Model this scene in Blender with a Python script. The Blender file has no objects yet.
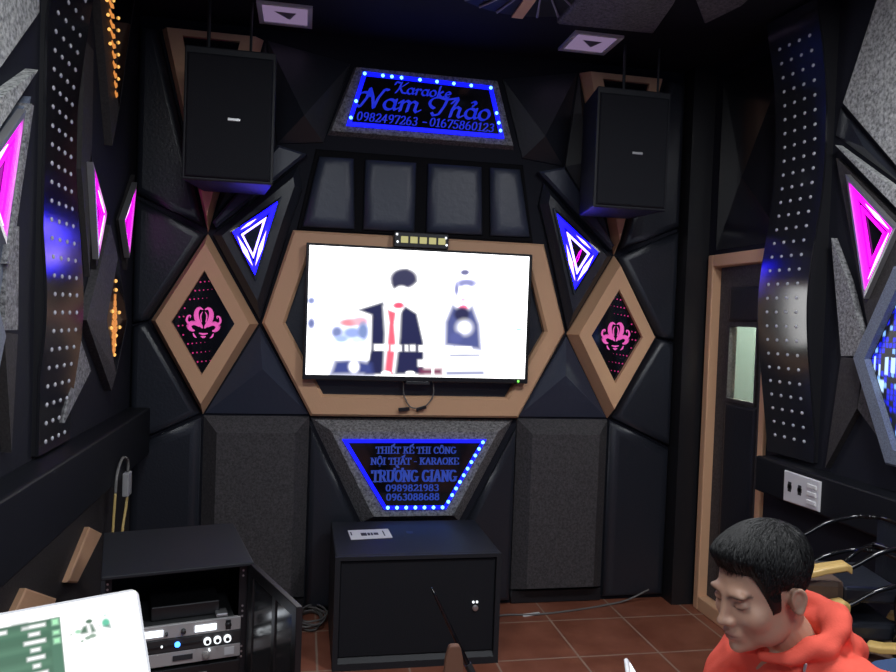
import bpy, bmesh, math, random
import numpy as np
from mathutils import Vector, Matrix
random.seed(7)
rng = np.random.default_rng(11)
C = bpy.context.scene.collection
D2R = math.pi/180

# ------------------------------------------------------------------ camera
W_, H_, F_ = 896.0, 672.0, 743.35
yaw, pit, roll = .1916, -.0263, .0363
dv = Vector((math.sin(yaw)*math.cos(pit), math.cos(yaw)*math.cos(pit), math.sin(pit)))
r0 = Vector((math.cos(yaw), -math.sin(yaw), 0)); u0 = r0.cross(dv)
rv = math.cos(roll)*r0 + math.sin(roll)*u0; uv = -math.sin(roll)*r0 + math.cos(roll)*u0
cd = bpy.data.cameras.new('camera'); cam = bpy.data.objects.new('camera', cd); C.objects.link(cam)
M = Matrix((rv, uv, -dv)).transposed().to_4x4(); M.translation = (0, 0, 1.5)
cam.matrix_world = M
cd.sensor_width = 36; cd.lens = 36*F_/W_; cd.clip_start = .02
bpy.context.scene.camera = cam

# ------------------------------------------------------------------ materials
MATS = {}
def _new(name):
    m = bpy.data.materials.new(name); m.use_nodes = True
    nt = m.node_tree; b = nt.nodes['Principled BSDF']; MATS[name] = m
    return m, nt, b
def solid(name, col, rough=.5, metal=0, spec=.5, bump=0, bscale=60, coat=0):
    m, nt, b = _new(name)
    b.inputs['Base Color'].default_value = (*col, 1); b.inputs['Roughness'].default_value = rough
    b.inputs['Metallic'].default_value = metal; b.inputs['Specular IOR Level'].default_value = spec
    b.inputs['Coat Weight'].default_value = coat
    if bump:
        tc = nt.nodes.new('ShaderNodeTexCoord'); n = nt.nodes.new('ShaderNodeTexNoise'); bp = nt.nodes.new('ShaderNodeBump')
        n.inputs['Scale'].default_value = bscale; n.inputs['Detail'].default_value = 4
        bp.inputs['Strength'].default_value = bump; bp.inputs['Distance'].default_value = .01
        nt.links.new(tc.outputs['Object'], n.inputs['Vector']); nt.links.new(n.outputs['Fac'], bp.inputs['Height'])
        nt.links.new(bp.outputs['Normal'], b.inputs['Normal'])
    return m
def granite(name, c1, c2, scale=160, rough=.7):
    m, nt, b = _new(name)
    tc = nt.nodes.new('ShaderNodeTexCoord'); n = nt.nodes.new('ShaderNodeTexNoise'); rp = nt.nodes.new('ShaderNodeValToRGB')
    n.inputs['Scale'].default_value = scale; n.inputs['Detail'].default_value = 6; n.inputs['Roughness'].default_value = .75
    rp.color_ramp.elements[0].position = .36; rp.color_ramp.elements[0].color = (*c1, 1)
    rp.color_ramp.elements[1].position = .66; rp.color_ramp.elements[1].color = (*c2, 1)
    nt.links.new(tc.outputs['Object'], n.inputs['Vector']); nt.links.new(n.outputs['Fac'], rp.inputs['Fac'])
    nt.links.new(rp.outputs['Color'], b.inputs['Base Color']); b.inputs['Roughness'].default_value = rough
    bp = nt.nodes.new('ShaderNodeBump'); bp.inputs['Strength'].default_value = .4; bp.inputs['Distance'].default_value = .004
    nt.links.new(n.outputs['Fac'], bp.inputs['Height']); nt.links.new(bp.outputs['Normal'], b.inputs['Normal'])
    return m
def emit(name, col, s=1):
    m, nt, b = _new(name)
    b.inputs['Base Color'].default_value = (0.02, 0.02, 0.02, 1)
    b.inputs['Emission Color'].default_value = (*col, 1); b.inputs['Emission Strength'].default_value = s
    return m
def vcol(name, emission=0, rough=.5):
    m, nt, b = _new(name)
    a = nt.nodes.new('ShaderNodeAttribute'); a.attribute_name = 'Col'
    if emission:
        b.inputs['Base Color'].default_value = (.01, .01, .01, 1)
        nt.links.new(a.outputs['Color'], b.inputs['Emission Color']); b.inputs['Emission Strength'].default_value = emission
    else:
        nt.links.new(a.outputs['Color'], b.inputs['Base Color'])
        b.inputs['Subsurface Weight'].default_value = .08; b.inputs['Subsurface Radius'].default_value = (.01, .004, .002)
    b.inputs['Roughness'].default_value = rough
    return m

leather = solid('black_leather', (.020, .023, .032), .36, spec=.55, bump=.12, bscale=90)
leather_soft = solid('soft_black_leather', (.038, .048, .080), .42, spec=.6, bump=.15, bscale=40)  # bluish haze is mixed into this base colour
blackboard = solid('black_paint', (.013, .013, .016), .45, bump=.05, bscale=30)
backblack = solid('matt_black', (.006, .006, .008), .8, spec=.15)
wallblack = solid('wall_black', (.011, .012, .020), .75, spec=.25, bump=.08, bscale=25)
tan = solid('tan_leatherette', (.76, .45, .265), .6, bump=.08, bscale=120)
gr_dark = granite('dark_granite', (.030, .028, .031), (.088, .082, .088), 90)
gr_mid = granite('grey_granite', (.05, .05, .055), (.42, .42, .43), 85)
gr_light = granite('pale_granite', (.10, .105, .105), (.66, .67, .66), 75)
gr_ceil = granite('ceiling_speckle', (.05, .048, .054), (.20, .19, .215), 85)
gr_blue = granite('blue_grey_granite', (.10, .12, .17), (.22, .26, .34), 170, .45)
gr_brown = granite('brown_granite', (.020, .018, .019), (.046, .041, .042), 120)
glossy = solid('glossy_black_sheet', (.012, .012, .015), .17, spec=1.0, coat=1.0); glossy.node_tree.nodes['Principled BSDF'].inputs['Coat Roughness'].default_value = .14
pearl = solid('pearl_studs', (.60, .61, .66), .25, spec=.6)
glassblack = solid('black_mirror_glass', (.006, .006, .009), .08, spec=.7)
mesh_black = solid('speaker_grille', (.012, .0135, .018), .7, spec=.25, bump=.25, bscale=400)
cabinet = solid('cabinet_black', (.019, .021, .026), .5, spec=.35, bump=.06, bscale=200)
plastic_black = solid('black_plastic', (.015, .015, .017), .35)
tube_black = solid('black_enamel', (.006, .006, .007), .12, spec=.7)
yellow = solid('yellow_wood', (.68, .46, .16), .35, bump=.05, bscale=20)
brownseat = solid('brown_vinyl', (.16, .105, .075), .5)
steel = solid('brushed_steel', (.55, .55, .56), .35, metal=.8)
silver = solid('silver_panel', (.50, .49, .49), .4, metal=.3)
white_plastic = solid('white_plastic', (.72, .72, .74), .35)
paper = solid('white_paper', (.80, .80, .80), .7)
ink = solid('dark_ink', (.03, .03, .035), .6)
dark_grey = solid('dark_grey_metal', (.05, .052, .055), .35, metal=.4)
woodbrown = solid('brown_wood', (.20, .10, .065), .5)
cable_grey = solid('grey_cable', (.16, .155, .15), .5)
cable_yellow = solid('yellow_cable', (.55, .40, .14), .5)
bluepl = solid('blue_plastic', (.10, .20, .42), .4)
hallwhite = solid('hall_paint', (.78, .80, .74), .7)
hallgreen = solid('hall_door_green', (.06, .075, .065), .6)
door_glass_mat, _nt, _b = _new('door_glass')
_b.inputs['Transmission Weight'].default_value = 1; _b.inputs['Roughness'].default_value = .02; _b.inputs['IOR'].default_value = 1.02
_b.inputs['Base Color'].default_value = (.86, .92, .88, 1)
led_blue = emit('blue_led_strip', (.001, .003, 1), 2.2)
led_spot = emit('cyan_led', (.18, .62, 1), 3.2)
letter_blue = emit('blue_letters', (.010, .025, .70), .85)
letter_blue2 = emit('engraved_blue_letters', (.025, .06, .42), .8)
neon_blue = emit('blue_neon', (.002, .001, 1), 11)
neon_white = emit('blue_white_neon', (.30, .20, 1), 8)
neon_mag = emit('magenta_neon', (.95, .0, .92), 2.2)
neon_pinkwhite = emit('pink_white_neon', (1, .70, 1), 2.2)
pink = emit('pink_emblem', (.95, .12, .55), .8)
pink_reflection = emit('pink_dots', (.9, .03, .28), .6)
gold = emit('gold_emblem', (1, .36, .08), .75)
golddot = emit('gold_dots', (1, .5, .12), 1.3)
lamp_white = emit('lamp_diffuser', (.34, .24, .42), .55)
white_lit = emit('lit_display', (.85, .92, 1), 2.2)
blue_dot = emit('blue_indicator', (.05, .25, 1), 5)
green_dot = emit('green_indicator', (.2, 1, .1), 2)
white_dot = emit('white_indicator', (.9, .95, 1), 1.6)
yellow_led = emit('yellow_led_squares', (.62, .58, .24), .8)
hex_blue = emit('blue_display', (.01, .02, .95), 1.2)
hex_cyan = emit('cyan_display', (.35, .7, 1), 1.6)
hall_lamp_mat = emit('hall_tube', (.95, 1, .9), 1500)

# ------------------------------------------------------------------ helpers
def tag(o, label=None, cat=None, group=None, kind=None):
    if label: o['label'] = label
    if cat: o['category'] = cat
    if group: o['group'] = group
    if kind: o['kind'] = kind
    return o
def empty(name, loc=(0, 0, 0)):
    o = bpy.data.objects.new(name, None); o.location = loc; o.empty_display_size = .05
    C.objects.link(o); return o
class MB:
    def __init__(s): s.bm = bmesh.new(); s.mi = 0
    def face(s, vs):
        try:
            f = s.bm.faces.new(vs); f.material_index = s.mi; return f
        except ValueError: return None
    def box(s, a, b):
        x0, y0, z0 = a; x1, y1, z1 = b
        v = [s.bm.verts.new(p) for p in [(x0,y0,z0),(x1,y0,z0),(x1,y1,z0),(x0,y1,z0),(x0,y0,z1),(x1,y0,z1),(x1,y1,z1),(x0,y1,z1)]]
        for q in [(0,3,2,1),(4,5,6,7),(0,1,5,4),(1,2,6,5),(2,3,7,6),(3,0,4,7)]: s.face([v[i] for i in q])
        return s
    def obox(s, o, ax, ay, az):          # oriented box: origin and three edge vectors
        o, ax, ay, az = map(Vector, (o, ax, ay, az))
        v = [s.bm.verts.new(o+ax*i+ay*j+az*k) for k in (0,1) for i, j in ((0,0),(1,0),(1,1),(0,1))]
        for q in [(0,3,2,1),(4,5,6,7),(0,1,5,4),(1,2,6,5),(2,3,7,6),(3,0,4,7)]: s.face([v[i] for i in q])
        return s
    def loops(s, rings, cap0=True, cap1=True, closed=True):
        R = [[s.bm.verts.new(p) for p in r] for r in rings]
        n = len(R[0])
        for a, b in zip(R, R[1:]):
            for i in range(n if closed else n-1):
                j = (i+1) % n; s.face([a[i], a[j], b[j], b[i]])
        if cap0: s.face(R[0][::-1])
        if cap1: s.face(R[-1])
        return s
    def tube(s, pts, rad, n=10, caps=True):
        pts = [Vector(p) for p in pts]
        rr = rad if isinstance(rad, (list, tuple)) else [rad]*len(pts)
        rings = []; up = None
        for i, p in enumerate(pts):
            t = (pts[min(i+1, len(pts)-1)]-pts[max(i-1, 0)]).normalized()
            if up is None: up = t.orthogonal().normalized()
            up = (up - t*up.dot(t)).normalized(); w = t.cross(up)
            rings.append([p+(up*math.cos(a)+w*math.sin(a))*rr[i] for a in (2*math.pi*k/n for k in range(n))])
        return s.loops(rings, caps, caps)
    def sphere(s, c, r, nu=10, nv=7):
        c = Vector(c); r = (r, r, r) if not isinstance(r, (tuple, list)) else r
        rings = [[c+Vector((r[0]*math.sin(t)*math.cos(a), r[1]*math.sin(t)*math.sin(a), r[2]*math.cos(t))) for a in (2*math.pi*k/nu for k in range(nu))]
                 for t in (math.pi*(j+.35)/(nv-.3) for j in range(nv))]
        return s.loops(rings)
    def lathe(s, c, prof, n=24, axis=(0, 0, 1)):
        ax = Vector(axis).normalized(); e = ax.orthogonal().normalized(); w = ax.cross(e); c = Vector(c)
        return s.loops([[c+ax*h+(e*math.cos(a)+w*math.sin(a))*r for a in (2*math.pi*k/n for k in range(n))] for r, h in prof])
    def prism(s, poly, off):
        off = Vector(off)
        return s.loops([[Vector(p) for p in poly], [Vector(p)+off for p in poly]])
    def build(s, name, mat, parent=None, smooth=False, bevel=0, kind=None):
        bmesh.ops.recalc_face_normals(s.bm, faces=s.bm.faces)
        me = bpy.data.meshes.new(name); s.bm.to_mesh(me); s.bm.free()
        for m in (mat if isinstance(mat, (list, tuple)) else [mat]): me.materials.append(m)
        if smooth:
            for p in me.polygons: p.use_smooth = True
        o = bpy.data.objects.new(name, me); C.objects.link(o)
        if parent: o.parent = parent; o.matrix_parent_inverse = Matrix.Translation(parent.location).inverted()
        if bevel:
            b = o.modifiers.new('bevel', 'BEVEL'); b.width = bevel; b.segments = 2; b.limit_method = 'ANGLE'
        if kind: o['kind'] = kind
        return o
# wall mappings: (a, b, distance off the wall) -> world
YB, XL, XR, ZC = 3.75, -.80, 2.10, 2.86
def back(a, b, d=0): return Vector((a, YB-d, b))
def left(a, b, d=0): return Vector((XL+d, a, b))
def right(a, b, d=0): return Vector((XR-d, a, b))
def ceil(a, b, d=0): return Vector((a, b, ZC-d))
def area(p): return .5*sum(p[i][0]*p[(i+1)%len(p)][1]-p[(i+1)%len(p)][0]*p[i][1] for i in range(len(p)))
def inset(poly, t):
    n = len(poly); s = 1 if area(poly) > 0 else -1; out = []
    for i in range(n):
        p0, p1, p2 = poly[i-1], poly[i], poly[(i+1) % n]
        def nrm(a, b):
            dx, dy = b[0]-a[0], b[1]-a[1]; l = math.hypot(dx, dy); return (-dy/l*s, dx/l*s)
        n1, n2 = nrm(p0, p1), nrm(p1, p2); k = 1+n1[0]*n2[0]+n1[1]*n2[1]
        k = max(k, .12)
        out.append((p1[0]+t*(n1[0]+n2[0])/k, p1[1]+t*(n1[1]+n2[1])/k))
    return out
def relief(mb, mp, poly, steps, base=0.001):      # convex padded / bevelled slab growing out of a wall
    rings = [[mp(a, b, base) for a, b in poly]]
    for t, d in steps: rings.append([mp(a, b, d) for a, b in inset(poly, t)])
    return mb.loops(rings)
def pad_steps(h, r, n=6, base=0.0):
    return [(r*(1-math.cos(k/n*math.pi/2)), base+(h-base)*math.sin(k/n*math.pi/2)) for k in range(1, n+1)]
def pyramid(mb, mp, poly, apex, base=0.0, lip=.0):
    rings = [mb.bm.verts.new(mp(a, b, base)) for a, b in poly]
    r2 = rings
    if lip:
        r2 = [mb.bm.verts.new(mp(a, b, base+lip)) for a, b in poly]
        for i in range(len(poly)):
            j = (i+1) % len(poly); mb.face([rings[i], rings[j], r2[j], r2[i]])
    t = mb.bm.verts.new(mp(*apex)); n = len(poly)
    for i in range(n): mb.face([r2[i], r2[(i+1) % n], t])
    mb.face(rings[::-1]); return mb
def ring(mb, mp, rings):            # rings: list of (poly, depth): closed loop of quads (frame section)
    R = [[mb.bm.verts.new(mp(a, b, d)) for a, b in p] for p, d in rings]
    n = len(R[0])
    for k in range(len(R)):
        A, B = R[k], R[(k+1) % len(R)]
        for i in range(n):
            j = (i+1) % n; mb.face([A[i], A[j], B[j], B[i]])
    return mb
def band(mb, mp, poly, t0, t1, d0, d1):   # flat strip of a polygon border between insets t0..t1
    a, b = inset(poly, t0), inset(poly, t1)
    return ring(mb, mp, [(a, d0), (a, d1), (b, d1), (b, d0)])
def disc(mb, mp, a, b, r, d0, d1, n=8):
    ps = [(a+r*math.cos(2*math.pi*k/n), b+r*math.sin(2*math.pi*k/n)) for k in range(n)]
    return mb.loops([[mp(x, y, d0) for x, y in ps], [mp(x, y, d1) for x, y in ps]])
def lerp2(a, b, t): return (a[0]+(b[0]-a[0])*t, a[1]+(b[1]-a[1])*t)

# nib lettering ----------------------------------------------------------------
def arc(cx, cy, rx, ry, a0, a1, n=10):
    return [(cx+rx*math.cos((a0+(a1-a0)*k/n)*D2R), cy+ry*math.sin((a0+(a1-a0)*k/n)*D2R)) for k in range(n+1)]
def hull(pts):
    pts = sorted(set((round(x, 6), round(y, 6)) for x, y in pts))
    def half(ps):
        h = []
        for p in ps:
            while len(h) > 1 and (h[-1][0]-h[-2][0])*(p[1]-h[-2][1])-(h[-1][1]-h[-2][1])*(p[0]-h[-2][0]) <= 0: h.pop()
            h.append(p)
        return h
    a, b = half(pts), half(pts[::-1]); return a[:-1]+b[:-1]
SER = lambda x, y, w=.16: [(x-w, y), (x+w, y)]
G = {
 'T': (.80, [[(.02,.96),(.78,.96)], [(.40,.96),(.40,.0)], SER(.40,.03), [(.04,.96),(.04,.76)], [(.76,.96),(.76,.76)]]),
 'H': (.92, [[(.18,0),(.18,1)], [(.74,0),(.74,1)], [(.18,.5),(.74,.5)], SER(.18,.03), SER(.18,.97), SER(.74,.03), SER(.74,.97)]),
 'I': (.44, [[(.22,0),(.22,1)], SER(.22,.03), SER(.22,.97)]),
 'E': (.76, [[(.18,0),(.18,1)], [(.03,.97),(.70,.97),(.70,.78)], [(.03,.03),(.72,.03),(.72,.24)], [(.18,.5),(.52,.5)]]),
 'K': (.86, [[(.18,0),(.18,1)], SER(.18,.03), SER(.18,.97), [(.22,.42),(.70,.97)], [(.36,.56),(.72,.03)], SER(.72,.03,.12), SER(.68,.97,.12)]),
 'C': (.82, [arc(.45,.5,.34,.48,45,315,16), [(.70,.96),(.70,.70)]]),
 'O': (.90, [arc(.45,.5,.34,.48,0,360,20)]),
 'N': (.92, [[(.18,0),(.18,.97)], [(.18,.97),(.74,.03)], [(.74,.03),(.74,.97)], SER(.18,.03,.13), SER(.74,.97,.13), SER(.12,.97,.08)]),
 'G': (.90, [arc(.45,.5,.34,.48,45,335,16), [(.74,.42),(.74,.1)], SER(.72,.42,.12)]),
 'A': (.88, [[(.10,.03),(.42,1)], [(.42,1),(.76,.03)], [(.22,.36),(.62,.36)], SER(.10,.03,.10), SER(.76,.03,.12)]),
 'R': (.86, [[(.18,0),(.18,1)], SER(.18,.03), [(.05,.97),(.44,.97)]+arc(.44,.74,.22,.23,90,-90,8)+[(.20,.51)], [(.44,.5),(.72,.03)], SER(.76,.03,.08)]),
 'U': (.90, [[(.18,.97),(.18,.30)]+arc(.45,.30,.27,.28,180,360,8)+[(.72,.97)], SER(.18,.97,.13), SER(.72,.97,.13)]),
 '-': (.46, [[(.08,.42),(.36,.42)]]),
 ' ': (.42, []),
 '0': (.66, [arc(.32,.5,.22,.48,0,360,18)]),
 '1': (.50, [[(.10,.80),(.26,.97),(.26,0)], SER(.26,.03)]),
 '2': (.66, [arc(.32,.72,.2,.25,170,-40,8)+[(.10,.04)], [(.08,.03),(.56,.03),(.58,.2)]]),
 '3': (.64, [arc(.30,.74,.18,.23,150,-90,8), arc(.30,.27,.22,.26,90,-150,9)]),
 '4': (.68, [[(.42,0),(.42,.97),(.06,.30),(.60,.30)]]),
 '5': (.64, [[(.54,.97),(.16,.97),(.13,.56)], arc(.30,.31,.23,.29,120,-150,10)]),
 '6': (.66, [arc(.40,.40,.29,.56,100,180,6)+arc(.33,.29,.22,.28,180,540,14)]),
 '7': (.62, [[(.08,.80),(.08,.95),(.56,.95),(.26,0)]]),
 '8': (.66, [arc(.32,.74,.18,.23,0,360,14), arc(.32,.26,.22,.26,0,360,14)]),
 '9': (.66, [arc(.32,.70,.21,.27,0,360,14), arc(.24,.58,.29,.56,0,-80,6)]),
 # script lower case (x-height .55)
 'a': (.58, [arc(.26,.27,.20,.26,50,410,14), [(.46,.55),(.44,.16),(.50,.02),(.60,.12)]]),
 'r': (.46, [[(.02,.40),(.14,.54),(.13,.0)], [(.13,.34),(.26,.52),(.40,.50),(.40,.42)]]),
 'o': (.52, [arc(.25,.27,.20,.27,0,360,16)]),
 'k': (.56, [[(.14,.98),(.10,.0)], [(.10,.25),(.34,.54),(.42,.46),(.16,.28)], [(.18,.28),(.38,.02),(.54,.10)]]),
 'e': (.48, [[(.08,.26),(.40,.34)]+arc(.25,.30,.17,.25,20,310,12)]),
 'm': (.86, [[(.02,.40),(.13,.54),(.12,0)], [(.12,.34),(.28,.54),(.40,.48),(.38,0)], [(.38,.34),(.54,.54),(.68,.46),(.66,.10),(.74,.01),(.86,.12)]]),
 'h': (.62, [[(.04,.70),(.20,1.0),(.24,.88),(.12,.4),(.10,0)], [(.10,.30),(.28,.54),(.42,.46),(.40,.10),(.48,.01),(.60,.12)]]),
 'v': (.9, [arc(.16,.50,.24,.26,200,20,8)+[(.30,.98),(.26,.5),(.10,.02),(-.06,.08)], [(.30,.98),(.46,.6),(.60,.02)], [(.60,.02),(.68,.55),(.84,1.0),(.98,.98)]]),   # swash N
 't': (.8, [arc(.30,.64,.34,.30,250,90,8)+[(.62,.86),(1.0,.98)], [(.62,.90),(.56,.5),(.42,.06),(.22,.0),(.14,.12)]]),  # swash T
 'x': (.78, [[(-.12,.72),(-.06,.96),(.22,.90),(.30,.98)], [(.30,.98),(.22,.4),(.06,.0)], [(.22,.42),(.50,.72),(.72,.98)], [(.28,.46),(.52,.06),(.80,.04)]]),    # swash K
}
ACC = {'^': [[(-.18,1.08),(0,1.24),(.18,1.08)]], "'": [[(.10,1.22),(.26,1.42)]], '`': [[(-.24,1.40),(-.06,1.22)]], '.': [[(-.03,-.2),(.03,-.2)]],
       '+': [[(.30,.90),(.44,1.0),(.46,1.16)]], '?': [arc(0,.80,.08,.09,150,-80,6)+[(0,.66)]]}
def nib_text(mb, mp, tokens, x0, x1, base, height, d0, d1, nib, shear=0, skew=0, ang=0):
    """tokens: list of (glyph, accents); stretched to x0..x1; base line tilts by skew"""
    adv = sum(G[g][0] for g, _ in tokens); sx = (x1-x0)/adv; pen = 0
    ca, sa = math.cos(ang), math.sin(ang)
    nb = [(ca*i*nib[0]-sa*j*nib[1], sa*i*nib[0]+ca*j*nib[1]) for i, j in ((-.5,-.5),(.5,-.5),(.5,.5),(-.5,.5))]
    for g, acc in tokens:
        w, strokes = G[g]; strokes = list(strokes)
        for ch in acc: strokes += [[(w/2+x, y) for x, y in st] for st in ACC[ch]]
        for st in strokes:
            pts = [(x0+(pen+x)*sx+y*height*shear, base+y*height+skew*((pen+x)*sx)) for x, y in st]
            for p, q in zip(pts, pts[1:]):
                h = hull([(p[0]+a*height, p[1]+b*height) for a, b in nb]+[(q[0]+a*height, q[1]+b*height) for a, b in nb])
                if len(h) > 2: mb.loops([[mp(a, b, d0) for a, b in h], [mp(a, b, d1) for a, b in h]])
        pen += w
tok = lambda s, acc={}: [(ch, acc.get(i, '')) for i, ch in enumerate(s)]

# ------------------------------------------------------------------ the setting
m, nt, b = _new('red_floor_tiles')
N = nt.nodes.new; Lk = nt.links.new
tc = N('ShaderNodeTexCoord'); sp = N('ShaderNodeSeparateXYZ'); Lk(tc.outputs['Object'], sp.inputs[0])
def mth(op, a, bb=None):
    n = N('ShaderNodeMath'); n.operation = op
    for i, v in enumerate((a, bb)):
        if v is None: continue
        if isinstance(v, (int, float)): n.inputs[i].default_value = v
        else: Lk(v, n.inputs[i])
    return n.outputs[0]
def edge(o, off, size):
    f = mth('FRACT', mth('DIVIDE', mth('ADD', o, off), size))
    return mth('MINIMUM', f, mth('SUBTRACT', 1, f))
e1 = mth('MULTIPLY', edge(sp.outputs[0], 40*.385-.098, .385), .385); e2 = mth('MULTIPLY', edge(sp.outputs[1], 40*.395-3.105, .395), .395)
gr = mth('LESS_THAN', mth('MINIMUM', e1, e2), .0045)
ns = N('ShaderNodeTexNoise'); ns.inputs['Scale'].default_value = 5; ns.inputs['Detail'].default_value = 5; Lk(tc.outputs['Object'], ns.inputs['Vector'])
rp = N('ShaderNodeValToRGB'); rp.color_ramp.elements[0].color = (.215, .068, .038, 1); rp.color_ramp.elements[1].color = (.30, .105, .062, 1)
rp.color_ramp.elements[0].position = .35; rp.color_ramp.elements[1].position = .65; Lk(ns.outputs['Fac'], rp.inputs['Fac'])
mx = N('ShaderNodeMix'); mx.data_type = 'RGBA'; Lk(gr, mx.inputs['Factor']); Lk(rp.outputs['Color'], mx.inputs['A']); mx.inputs['B'].default_value = (.36, .25, .19, 1)
Lk(mx.outputs['Result'], b.inputs['Base Color']); b.inputs['Roughness'].default_value = .45

def struct(o): o['kind'] = 'structure'; return o
struct(MB().box((-1.2, -1.2, -.1), (3.4, 5.6, 0)).build('floor', m))
struct(MB().box((-1.2, -1.2, ZC), (3.4, 5.6, ZC+.1)).build('ceiling', wallblack))
struct(MB().box((XL-.3, YB, 0), (XR, YB+.12, ZC)).build('wall_back', wallblack))
struct(MB().box((XL-.12, -1.2, 0), (XL, YB, ZC)).build('wall_left', wallblack))
w = MB()
DY0, DY1, DZ = 3.06, 3.60, 1.87          # door opening in the right wall
w.box((XR, -1.2, 0), (XR+.12, DY0, ZC)); w.box((XR, DY1, 0), (XR+.12, YB+.12, ZC)); w.box((XR, DY0, DZ), (XR+.12, DY1, ZC))
struct(w.build('wall_right', wallblack))
struct(MB().box((1.975, 3.632, 0), (XR, YB, ZC)).build('trim_1', blackboard))           # boxed pillar in the corner
# hallway behind the door
hall = MB(); hall.box((3.0, 2.6, 0), (3.1, 4.50, ZC)); struct(hall.build('wall_hall', hallwhite))
struct(MB().box((3.0, 4.50, 0), (3.1, 5.6, ZC)).build('wall_hall_end', hallgreen))
hl = MB().box((2.45, 3.4, ZC-.06), (2.55, 4.6, ZC-.01)).build('fluorescent_tube', hall_lamp_mat)
tag(hl, 'white fluorescent tube on the hallway ceiling beyond the door', 'light')
# door
dr = MB()
ca, cw = .05, .03
dr.box((XR-.02, DY1-.048, 0), (XR+.12, DY1, DZ)); dr.box((XR-.02, DY0, 0), (XR+.12, DY0+.04, DZ)); dr.box((XR-.02, DY0+.04, DZ-.062), (XR+.12, DY1-.048, DZ))
dr.box((XR-.02, DY0+.04, 0), (XR+.12, DY1-.048, .075))
door = struct(dr.build('door_1', tan, bevel=.006))
lf = MB()
ly0, ly1, lz0, lz1 = DY0+.042, DY1-.05, .08, DZ-.065
wy0, wy1, wz0, wz1 = 3.19, 3.445, 1.125, 1.515
for (a0, b0, a1, b1) in ((ly0, lz0, wy0, lz1), (wy1, lz0, ly1, lz1), (wy0, lz0, wy1, wz0), (wy0, wz1, wy1, lz1)):
    lf.box((XR+.03, a0, b0), (XR+.07, a1, b1))
leaf = lf.build('door_leaf', gr_dark, door)
MB().box((XR+.045, wy0, wz0), (XR+.052, wy1, wz1)).build('window_pane', door_glass_mat, leaf)
for zz0, zz1 in ((.16, wz0-.012), (wz1+.012, 1.70)):
    mb = MB(); relief(mb, lambda a, b_, d: Vector((XR+.03-d, a, b_)), [(wy0-.004, zz0), (wy1+.006, zz0), (wy1+.006, zz1), (wy0-.004, zz1)], pad_steps(.012, .02))
    mb.build('padded_panel', leather, leaf, smooth=False)
mb = MB(); P0 = [(wy0, wz0), (wy1, wz0), (wy1, wz1), (wy0, wz1)]
band(mb, lambda a, b_, d: Vector((XR+.03-d, a, b_)), P0, 0, .014, -.01, .012); mb.build('window_frame', gr_dark, leaf)

# ledges along the side walls
def ledge(name, x0, x1, y0, y1, z0, z1, n):
    o = MB().box((x0, y0, z0), (x1, y1, z1)).build(name, glossy_soft, bevel=.008); o['kind'] = 'structure'; return o
glossy_soft = solid('satin_black', (.007, .008, .011), .5, spec=.25)
ledge('trim_2', 2.0, XR, .6, 2.985, .775, .93, 2)
ledge('trim_3', XL, -.70, .6, 3.70, .80, 1.02, 3)
# lower wall lining left
o = MB().box((XL, .6, 0), (XL+.015, 3.74, .80)).build('trim_4', gr_brown); o['kind'] = 'structure'

# ------------------------------------------------------------------ back wall panels
CX = .575
def mir(poly): return [(2*CX-a, b) for a, b in poly]
def slab(name, mat, mp, poly, h, r, label, cat='wall panel', group=None, steps=None, smooth=True, n=6, base=.001):
    mb = MB(); relief(mb, mp, poly, steps or pad_steps(h, r, n, base), base); o = mb.build(name, mat)
    if smooth:
        for p in o.data.polygons: p.use_smooth = True
        o.data.polygons[-1].use_smooth = False; o.data.polygons[0].use_smooth = False
        s = o.modifiers.new('w', 'WEIGHTED_NORMAL'); s.keep_sharp = True
    return tag(o, label, cat, group)
# television surround
fo = [(CX+u, z) for u, z in ((-.642, 1.892), (.632, 1.892), (.765, 1.440), (.528, .986), (-.53, .986), (-.775, 1.436))]
fi = [(CX+u, z) for u, z in ((-.555, 1.80), (.545, 1.80), (.655, 1.440), (.462, 1.092), (-.472, 1.092), (-.665, 1.440))]
t = empty('television_surround', back(CX, .986, 0))
mb = MB(); ring(mb, back, [(fo, 0), (fo, .045), (inset(fo, .012), .062), (inset(fi, -.012), .062), (fi, .045), (fi, 0)])
mb.build('padded_frame', tan, t)
mb = MB(); relief(mb, back, inset(fi, -.002), [(0, .012)]); mb.build('backing_panel', leather, t)
tag(t, 'tan padded six-sided frame around the television', 'frame')
# four pads over it
for lab, ps in (('leftmost of the four, above the television', [(.046, 2.262), (.216, 2.264), (.232, 1.915), (-.025, 1.912)]),
                ('second from left of the four, above the television', [(.272, 2.264), (.530, 2.267), (.532, 1.918), (.272, 1.915)]),
                ('third from left of the four, above the light bar end', [(.588, 2.268), (.866, 2.271), (.884, 1.922), (.590, 1.918)]),
                ('rightmost of the four, with bright glints', [(.908, 2.271), (1.070, 2.273), (1.138, 1.925), (.924, 1.922)])):
    slab('leather_pad', leather_soft, back, ps, .06, .05, 'quilted black leather pad, '+lab, group='quilted pads above the television', n=7, base=.013)
o = slab('backing_board', backblack, back, [(.03, 2.30), (1.09, 2.30), (1.16, 1.90), (-.05, 1.90)], .012, .01, 'dark leather backing between the quilted pads above the television')
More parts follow.
